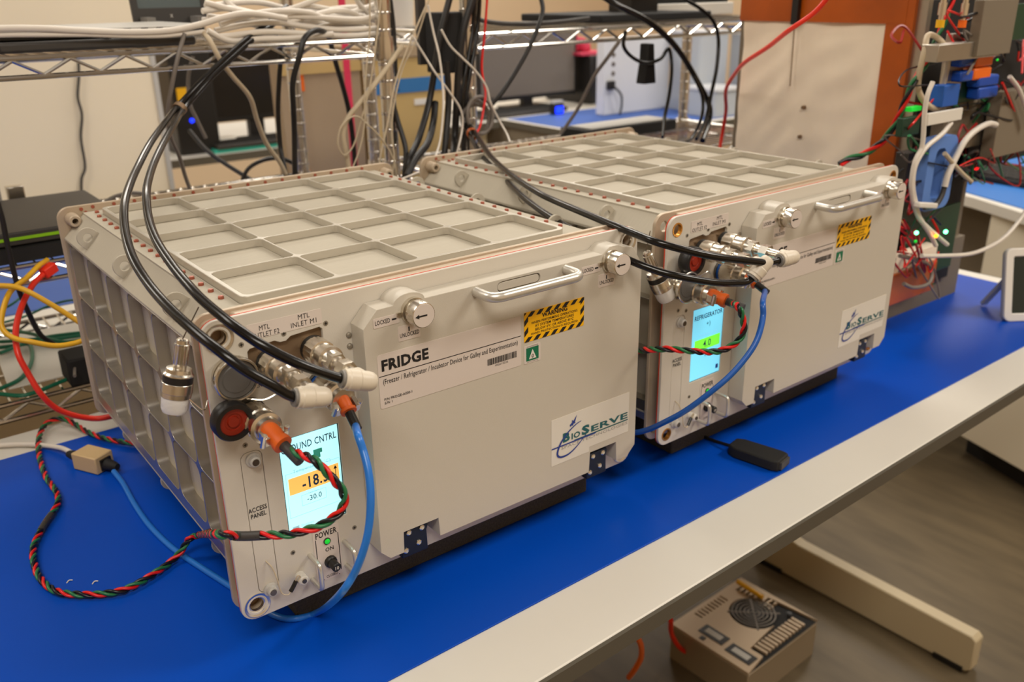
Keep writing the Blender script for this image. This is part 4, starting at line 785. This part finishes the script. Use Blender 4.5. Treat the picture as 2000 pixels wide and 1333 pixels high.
q = at(1936, 22, .03); B().lathe(q, (0, 0, 1), [(0, .006), (.02, .006), (.02, .004), (.04, .004)], 12).ob('coaxial_connector', gold, t, 'gold coaxial connector'); q = at(1947, 30, .025); B().ball(q, .008).ob('lamp_bead', wht, t)
for px, py, m_, r, lab in ((1790, 455, led_gb, .0032, 'bright green led at the left'), (1847, 453, led_gb, .0034, 'bright green led at the right'), (1828, 461, led_o, .0032, 'orange led'), (1788, 472, led_g, .0026, 'dim green led'), (1948, 117, led_g, .002, None)):
    B().ball(at(px, py, .012), r * .94, 10).ob('status_led', m_, t, lab)
block('green_glow_board', led_g, (1781, 210), (1800, 216), .05, .06, 'lit green board edge'); block('green_glow_board', pcb, (1765, 232), (1794, 262), .05, .06)
B().plate(rr(at(1822, 300, .03).x - .01, at(1868, 300, .03).x, at(1840, 405, .03).z, at(1840, 268, .03).z, .016), [rr(at(1832, 300, .03).x - .004, at(1848, 300, .03).x, at(1840, 385, .03).z, at(1840, 290, .03).z, .01)], 'y', .03 - BY, .045 - BY).ob('foam_wrap', blu_wrap, t, 'pale blue foam ring')
B().tube([at(1822 + 26 * math.cos(a), 140 + 72 * math.sin(a), .045) + V((0, .004 * math.sin(3 * a), 0)) for a in [2 * PI * i / 40 for i in range(61)]], .0042, 8).ob('coiled_lead', w_cream, t, 'coiled beige lead', ang=70)
dkred = mat('dark_red_wire', (150, 20, 18), .4)
rn = random.Random(11)
for k in range(80):
    m_, nm = rn.choice(((dkred, 'red'), (dkred, 'red'), (w_black, 'black'), (w_black, 'black'), (w_green, 'green'), (w_grey, 'grey'), (w_red, 'red')))
    cx = rn.choice((1765, 1790, 1805, 1850, 1900, 1930, 1960, 1990, 1890)); cy = rn.choice((390, 430, 500, 545, 60, 130, 215, 330, 300, 480)) if cx < 1830 else rn.choice((100, 200, 260, 320, 240, 60, 180))
    y_ = rn.uniform(.04, .11); s = [at(cx, cy, y_)]
    for j in range(4): s.append(at(cx + rn.uniform(-38, 46), cy + rn.uniform(-45, 45), y_ + rn.uniform(-.03, .01)))
    B().tube(smooth(s, 6), rn.choice((.0012, .0016, .002)), 5).ob('jumper_wire', m_, t, ang=70)
for s, lab in (([(1972, 150), (1990, 175), (2003, 210), (2010, 240)], 'white cable curving off the right edge high on the chassis'), ([(1822, 160), (1812, 185), (1806, 220), (1803, 270), (1800, 290)], 'white cable running down beside the green glow'),
    ([(1858, 240), (1840, 262), (1812, 285), (1797, 305), (1786, 330), (1783, 365), (1788, 395), (1796, 425), (1815, 455), (1828, 480)], 'white cable bending twice above the orange led'),
    ([(1800, 290), (1786, 320), (1780, 370), (1792, 420), (1812, 445), (1850, 478)], 'white cable following it down to the right-hand green led'),
    ([(1945, 244), (1930, 242), (1905, 255), (1885, 275), (1868, 305), (1852, 340), (1845, 365)], 'thick white cable end arching to the pale blue ring'),
    ([(1845, 300), (1860, 318), (1880, 340), (1897, 355)], 'beige cable slanting right below the white strip'),
    ([(2010, 400), (1990, 432), (1960, 465), (1925, 486), (1890, 497), (1840, 500), (1800, 500)], 'white cable sagging right over the floor beyond the mat')):
    cable('network_cable', Y(.02, *s), .0046 if 'thick' in lab else .0034, w_cream if 'beige' in lab else w_white, lab)
cable('network_cable', Y(.022, (1845, 365), (1838, 385), (1825, 402), (1805, 405)), .004, dark, 'dark sleeve continuing the thick white cable end')
cable('ribbon_cable', [(1757, 500, 'y', .04), (1780, 505, 'y', .04), (1810, 515, 'y', .04), (1820, 535, 'y', .035), (1812, 555, 'y', .03), (1785, 562, 'y', .03), (1765, 555, 'y', .03)], .003, w_grey, 'grey lead looping over the amber-taped base of the chassis')
B().bar(U(1790, 400, y=.012), U(1826, 402, y=.012), .010, .008).ob('cable_clip', wht, None, 'white clip bundling cables beside the right-hand locker', 'clip', bev=.002)

# ------------------------------------------------------------ other furniture
def desk(name, lab, x0, x1, y0, y1, top, edge, z=.758, mat_=None, side=None, inset=(.05, .05), my=None):
    d = thing(name, lab, 'desk', ((x0 + x1) / 2, (y0 + y1) / 2, 0))
    B().box((x0, y0, z - .028), (x1, y1, z)).ob('desk_top', top, d, world=True, bev=.002)
    B().box((x0 - .003, y0 - .003, z - .030), (x1 + .003, y0, z - .002)).box((x0 - .003, y0, z - .030), (x0, y1, z - .002)).ob('edge_band', edge, d, world=True)
    for x in (x0 + .04, x1 - .08): B().box((x, y0 + .04, 0), (x + .04, y0 + .08, z - .028)).box((x, y1 - .08, 0), (x + .04, y1 - .04, z - .028)).ob('leg', steel_leg, d, world=True)
    if mat_: B().box((x0 + inset[0], y0 + inset[1], z), (x1 - .02, my or y1 - .03, z + .002)).ob('desk_mat', mat_, d, 'blue desk mat', world=True)
    if side: B().box((x0 + .005, y0 + .03, .05), (x0 + .03, y1 - .02, z - .032)).ob('side_panel', side, d, world=True)
    return d
desk('opposite_table', 'white table with blue mat behind the wire racks at the left', -1.2, 1.35, 1.05, 1.80, lam, lam_edge, mat_=mat_blue2, inset=(.03, .10))
desk('far_desk', 'pale far desk carrying the black monitor and keyboard at the left', .60, 2.20, 2.60, 3.40, lgrey, lam_edge)
desk('side_desk', 'far desk with a blue mat and grey side panel in the middle distance', 2.24, 3.70, 1.95, 3.40, lam, lam_edge, mat_=mat_blue2, side=gpanel, inset=(.02, .04), my=2.62)
t = thing('partition_panel', 'large plain beige partition panel filling the upper left', 'partition', (-.72, 1.93, 0))
B().box((-1.3, -.02, .0), (1.265, .02, 1.9)).ob('panel_face', panel_m, t, bev=.004); B().box((1.262, -.024, 0), (1.275, .024, 1.9)).ob('edge_trim', lgrey, t)
cable('hanging_cable', [(153, 118, 'y', 1.90), (154, 150, 'y', 1.90), (152, 190, 'y', 1.90), (160, 225, 'y', 1.90), (158, 270, 'y', 1.90), (166, 325, 'y', 1.90), (159, 352, 'y', 1.90), (160, 400, 'y', 1.90), (160, 440, 'y', 1.90)], .0035, dark, 'thin dark cord hanging down the beige partition')
cable('hanging_cable', [(205, 395, 'y', .9), (225, 384, 'y', .9), (255, 377, 'y', .9), (285, 379, 'y', .9), (300, 384, 'y', .9)], .003, w_grey, 'thin grey lead arched above the rear rim of the left-hand locker')
# left far desk items
t = thing('tower_computer', 'black tower computer beside the beige partition', 'computer', (.895, 2.82, .758))
B().box((-.075, -.16, 0), (.075, .2, .44)).ob('case', black, t, bev=.006); B().ball((-.02, -.162, .12), .008).ob('power_light', led_b, t); B().box((-.06, -.165, .19), (-.02, -.16, .235)).ob('sticker', yellow_p, t)
t = thing('monitor', 'black flat monitor on the far desk at the left', 'monitor', (1.16, 2.78, .758))
B().plate(rr(-.20, .20, .09, .40, .008), [], 'y', -.02, .02).ob('housing', black, t, bev=.003); B().box((-.188, -.0215, .108), (.188, -.0198, .388)).ob('screen', mat('off_screen', (22, 18, 16), .15), t)
B().box((-.03, -.01, .01), (.03, .02, .1)).box((-.1, -.08, 0), (.1, .08, .012)).ob('stand', black, t)
def keyboard(lab, loc, rz, w_=.42, d_=.14, m_=dark):
    k = thing('keyboard', lab, 'keyboard', loc, rz); B().box((-w_ / 2, -d_ / 2, 0), (w_ / 2, d_ / 2, .016)).ob('case', m_, k, bev=.003)
    c = B()
    for r in range(5):
        for i in range(20): c.box((-w_ / 2 + .012 + i * (w_ - .024) / 20, -d_ / 2 + .012 + r * (d_ - .024) / 5, .016), (-w_ / 2 + .012 + (i + .85) * (w_ - .024) / 20, -d_ / 2 + .012 + (r + .85) * (d_ - .024) / 5, .021))
    c.ob('keys', blacksoft, k, kind='stuff'); return k
keyboard('dark keyboard on the far desk under the black monitor', (1.15, 2.70 - .02, .772), 0)
B().box((.93, 2.62, .7582), (1.30, 2.76, .771)).ob('folder', teal, None, 'teal folder under the keyboard on the far desk', 'folder')
B().box((.965, 2.70, .7582), (1.05, 2.755, .80)).ob('tissue_box', wht, None, 'white box between keyboard and black monitor', 'box', bev=.01)
t = thing('equipment_case', 'dark grey equipment case with a rust-red end on the opposite table', 'case', (.60, 1.55, .7605))
B().box((-.14, -.10, 0), (.12, .10, .075)).ob('case_body', dark, t, bev=.006); B().box((.12, -.10, .0), (.16, .09, .085)).ob('case_end', mat('rust_red', (116, 52, 32), .6), t, bev=.003); B().box((-.12, -.08, .075), (.08, .08, .082)).ob('case_lid', lgrey, t, bev=.003)
t = thing('equipment_case', 'black ribbed case at the foot of the beige partition', 'case', (.47, 1.40, .7605))
B().box((-.07, -.09, 0), (.08, .08, .055)).ob('case_body', blacksoft, t, bev=.004); b = B()
for k in range(7): b.box((-.065 + k * .02, -.094, .008), (-.055 + k * .02, -.089, .048))
b.ob('ribs', black, t)
cable('power_cable', [(370, 255, 'y', 1.2), (400, 290, 'y', 1.15), (440, 320, 'y', 1.1), (480, 345, 'y', 1.05), (505, 360, 'y', 1.02)], .0042, black, 'black cord running diagonally behind the left-hand locker')
cable('power_cable', [(470, 360, 'y', 1.02), (485, 330, 'y', 1.02), (515, 313, 'y', 1.02), (550, 310, 'y', 1.02), (580, 325, 'y', 1.02), (590, 345, 'y', 1.02)], .004, black, 'black cord arched behind the rear rim of the left-hand locker')
cable('power_cable', [(377, 110, 'y', 1.1), (368, 150, 'y', 1.1), (370, 200, 'y', 1.1), (385, 235, 'y', 1.1), (402, 270, 'y', 1.1)], .0035, w_grey, 'grey lead hanging left of the black monitor')
# cartons
t = thing('carton', 'grey-tan carton with an orange patch behind the left rack', 'box', (.838, 1.62, .7605))
B().box((-.11, -.10, 0), (.115, -.045, .385)).ob('carton_body', carton, t, bev=.003); B().box((-.112, -.104, .35), (.117, -.1, .375)).ob('rim', carton2, t); B().box((-.085, -.1015, .31), (-.045, -.0995, .35)).ob('orange_patch', relay_o, t)
t = thing('carton', 'yellow-tan carton with a blue tape band behind the middle posts', 'box', (1.085, 1.60, .7605))
B().box((-.12, -.09, 0), (.12, .10, .40)).ob('carton_body', carton2, t, bev=.003); B().box((-.123, -.094, .375), (.123, .10, .405)).ob('lid', carton, t, bev=.003)
B().box((-.121, -.0925, .285), (.121, -.0895, .322)).ob('tape_band', bluetape, t, 'blue tape band'); B().text('E', -.045, -.025, .292, .315, -.0930, .01).ob('lettering', blk_ink, t, flat=True)
B().box((.02, -.0918, .250), (.07, -.0898, .266)).ob('small_sticker', wht, t)
t = thing('white_tub', 'pale plastic tub on the lid of the yellow-tan carton', 'tub', (1.10, 1.60, 1.1657)); 
B().lathe((0, 0, 0), (0, 0, 1), [(0, .058), (.20, .070), (.21, .074)], 28).ob('tub_body', wht, t)
B().box((-.0085, -.0015, 0), (.0085, .0015, 1.3)).ob('strap', pink, None, 'bright pink strap hanging vertically between the cartons', 'strap').location = U(693, 330, y=1.38) - V((0, 0, .15))
# middle distance
t = thing('monitor', 'grey-screened monitor in the middle distance behind the right rack', 'monitor', (2.565, 2.86, .760))
B().plate(rr(-.30, .30, .045, .37, .008), [], 'y', -.02, .02).ob('housing', black, t, bev=.003); B().box((-.285, -.0215, .065), (.285, -.0198, .36)).ob('screen', mon_gl, t); B().box((-.03, -.01, .01), (.03, .02, .1)).box((-.12, -.08, 0), (.12, .08, .012)).ob('stand', black, t)
keyboard('dark keyboard in front of the grey-screened monitor', (2.40, 2.74, .7602), 0, .50, .17)
t = thing('task_light', 'small blue-lit device below the grey-screened monitor', 'lamp', (2.52, 2.58, .7602)); B().box((-.03, -.015, 0), (.03, .02, .05)).ob('body', black, t, bev=.004); B().box((-.022, -.018, .005), (.022, -.014, .036)).ob('light', led_b, t); B().box((-.028, -.012, .05), (.028, .016, .062)).ob('cap', lgrey, t)
t = thing('tower_computer', 'black tower computer right of the grey-screened monitor', 'computer', (2.96, 2.90, .760)); B().box((-.08, -.15, 0), (.12, .2, .23)).ob('case', black, t, bev=.006); B().box((-.02, -.153, .10), (.05, -.149, .115)).ob('badge', lgrey, t); 
t = thing('plastic_bag', 'crumpled magenta bag on the black tower computer', 'bag', (2.93, 2.88, .9905)); b = B()
for k in range(6): b.ball((random.uniform(-.07, .09), random.uniform(-.03, .03), .03 + random.uniform(.0, .03)), .032, 10)
b.ob('bag_body', magenta, t); B().box((-.09, -.11, 0), (.12, .08, .012)).ob('pink_sheet', magenta, t)
t = thing('computer_case', 'white computer case with round ports in the middle distance', 'computer', (2.83, 2.42, .7605))
B().box((-.20, -.03, 0), (.22, .02, .33)).ob('case_body', case_m, t, bev=.004)
for z in (.14, .18, .22, .26): B().lathe((-.145, -.03, z), (0, -1, 0), [(0, .010), (.004, .009)], 14).ob('round_port', steel_d, t)
B().box((-.185, -.05, .112), (-.145, -.03, .150)).ob('plug', black, t, bev=.004); B().tube(smooth([(-.16, -.05, .13), (-.13, -.07, .09), (-.115, -.06, .04), (-.115, -.05, .0)]), .005, 8).ob('lead', dark, t)
for nm, x, y, w_, h, lab in (('storage_bin', 3.13, 2.24, .20, .34, 'tall translucent storage bin left of the rack cord'), ('storage_bin', 3.02, 1.99 + .06, .17, .11, 'low translucent storage bin in front of the tall one'), ('storage_bin', 3.36, 2.08, .20, .33, 'translucent storage bin beside the taped sheet')):
    t = thing(nm, lab, 'bin', (x, y + .05, .7605)); o_ = rr(-w_ / 2, w_ / 2, -.10, .09, .02)
    B().plate(o_, [rr(-w_ / 2 + .004, w_ / 2 - .004, -.096, .086, .018)], 'z', .004, h).plate(o_, [], 'z', 0, .004).ob('bin_wall', clear, t); B().plate(rr(-w_ / 2 - .006, w_ / 2 + .006, -.106, .096, .022), [], 'z', h, h + .012).ob('lid', case_m, t)
    for k in range(5): B().box(*(lambda a, c, z: ((a, c, z), (a + .05, c + .05, z + .05)))(random.uniform(-w_ / 2 + .01, w_ / 2 - .06), random.uniform(-.09, .03), .005 + (h - .08) * k / 6)).ob('content', (case_m, lgrey, bluetape, carton2, grey)[k], t, bev=.006)
# right side : desk, keyboard panel, cabinets
t = thing('right_desk', 'desk with bright blue edge strip at the right edge', 'desk', (2.7, .8, 0), math.radians(0))
B().plate([(2.235, .50), (2.12, .26), (2.02, -.10), (3.6, -.10), (3.6, 1.6), (2.60, 1.6)], [], 'z', .728, .758).ob('desk_top', lam, t, world=True, bev=.002)
B().plate([(2.300, .60), (2.17, .30), (2.10, .0), (3.5, .0), (3.5, 1.5), (2.66, 1.5)], [], 'z', .758, .761).ob('desk_mat', mat('sky_blue_vinyl', (30, 110, 190), .5), t, 'bright blue mat', world=True)
keyboard('black keypad console on the blue desk at the right edge', (2.56, .60, .762), math.radians(-25) - PI / 2 + .3, .5, .22, blacksoft)
t = thing('counter_display', 'small red digit display on the console at the right', 'display', (2.43, .62, .783)); B().box((-.03, -.01, 0), (.06, .02, .04)).ob('body', dark, t, bev=.002)
B().text('88', -.010, .030, .008, .026, -.0105, .03).ob('digits', led_r, t, flat=True)
t = thing('white_cabinet', 'white floor cabinet with dark toe kick at the right edge', 'cabinet', (2.6, .2, 0))
B().plate([(2.215, .44), (2.10, .10), (2.02, -.25), (3.2, -.25), (3.2, .44)], [], 'z', .085, .727).ob('cabinet_body', cabm, t, world=True, bev=.002)
B().plate([(2.285, .42), (2.17, .10), (2.09, -.25), (3.1, -.25), (3.1, .42)], [], 'z', .0, .085).ob('toe_kick', blacksoft, t, world=True)
B().box((2.38, .445, .0), (2.40, .75, .727)).ob('recess_panel', gpanel, t, 'grey brown recessed panel', world=True)
t = thing('beige_cabinet', 'beige drawer cabinet beyond the right end of the table', 'cabinet', (3.0, 1.22, 0)); B().box((-.62, -.45, .0), (.5, .45, .70)).ob('cabinet_body', cabm, t, bev=.003)
for z in (.05, .38): B().box((-.632, -.43, z), (-.62, .43, z + .30)).ob('drawer_front', cabm, t, bev=.003)
t = thing('green_crate', 'dark green crate on the floor behind the white cabinet', 'crate', (2.30, .60, 0)); B().box((-.10, -.07, 0), (.05, .10, .09)).ob('crate_body', mat('dark_green', (30, 62, 40), .6), t, bev=.004)

# ------------------------------------------------------------ under the table
p0 = U(1462, 1316, z=.087); p1 = U(1597, 1212, z=.087)
rz = math.atan2(U(1597, 1212, z=.087).y - p0.y, U(1597, 1212, z=.087).x - p0.x)
t = thing('power_supply_unit', 'vented beige power supply box with a round fan grille on the floor under the table', 'power supply', (p0.x, p0.y, 0), rz)
Wd = (p1 - p0).length; Dp = .19
slots = []
for k in range(11): slots.append([(.012 + k * .0115, .012), (.018 + k * .0115, .012), (.018 + k * .0115, .050), (.012 + k * .0115, .050)])
ux = lambda f, g: (f * Wd, g * Dp)
B().box((0, 0, .0), (Wd, Dp, .080)).ob('case', mat('beige_steel', (150, 134, 110), .45, .2), t, bev=.002)
fq = M.Rotation(-rz, 3, 'Z') @ (U(1472, 1198, z=.087) - V((p0.x, p0.y, .087))); FX, FY = fq.x, fq.y
fan = circ(FX, FY, .050, 36); vs_ = []
def rect4(x0, x1, y0, y1): return [(x0, y0), (x1, y0), (x1, y1), (x0, y1)]
for k in range(8): vs_.append(rect4(Wd - .044, Wd - .014, .086 + k * .0115, .0915 + k * .0115))
for k in range(13): vs_.append(rect4(.060 + k * .0115, .0655 + k * .0115, .010, .040))
for k in range(9): vs_.append(rect4(.060 + k * .0105, .0645 + k * .0105, Dp - .030, Dp - .010))
lb = [rect4(.030, .052, .020, .075), rect4(.064, .086, .020, .075)]
B().plate([(0, 0), (Wd, 0), (Wd, Dp), (0, Dp)], [fan] + vs_, 'z', .0815, .087).ob('vented_lid', mat('beige_lid', (190, 168, 140), .4, .2), t, 'slotted beige lid', bev=.0005)
B().box((.002, .002, .0801), (Wd - .002, Dp - .002, .0813)).ob('vent_shade_sheet', blacksoft, t)  # black sheet standing in for the shaded interior seen through the slots
g = B()
for r_ in (.012, .020, .028, .036, .044): g.ring((FX, FY, .087), (0, 0, 1), r_ + .0012, r_ - .0012, .002, 28)
for a in (45, 135): d_ = V((math.cos(math.radians(a)), math.sin(math.radians(a)), 0)) * .054; g.bar(V((FX, FY, .088)) - d_, V((FX, FY, .088)) + d_, .003, .002)
g.ob('fan_grille', steel_d, t); B().lathe((FX, FY, .080), (0, 0, 1), [(0, .02), (.004, .02)], 20).ob('fan_hub', black, t)
for x0, x1, y0, y1 in ((.018, .046, .012, .070), (.024, .052, .082, .140)): B().box((x0, y0, .087), (x1, y1, .0885)).ob('rating_label', black, t); B().box((x0 + .007, y0 + .010, .0885), (x1 - .007, y1 - .010, .0892)).ob('rating_window', lgrey, t)
for x, y in ((.008, .115), (Wd - .030, .045)): B().box((x, y, .087), (x + .010, y + .010, .0882)).ob('square_hole', black, t)
cable('tie_strap', [(1440, 1136, 'z', .10), (1462, 1150, 'z', .098), (1490, 1168, 'z', .092)], .005, yellow_p, 'yellow strap lying across the power supply box')
cable('floor_cable', [(1245, 1246, 'z', .30), (1252, 1262, 'z', .27), (1252, 1285, 'z', .22), (1240, 1308, 'z', .17), (1228, 1324, 'z', .12)], .005, relay_o, 'orange cable hanging under the front edge of the table')
cable('floor_cable', [(1310, 1212, 'z', .20), (1312, 1240, 'z', .12), (1330, 1268, 'z', .05), (1360, 1284, 'z', .02), (1385, 1300, 'z', .01)], .005, w_redc, 'dark red cable beside the power supply box')
for i, (x, y, p) in enumerate(LAMPS):
    k = thing('ceiling_light', 'recessed ceiling light panel above the room', 'light', (x, y, 2.71), group='ceiling light panels'); B().plate(rr(-.62, .62, -.32, .32, .01), [rr(-.58, .58, -.28, .28, .005)], 'z', 0, .04).ob('frame', wht, k)
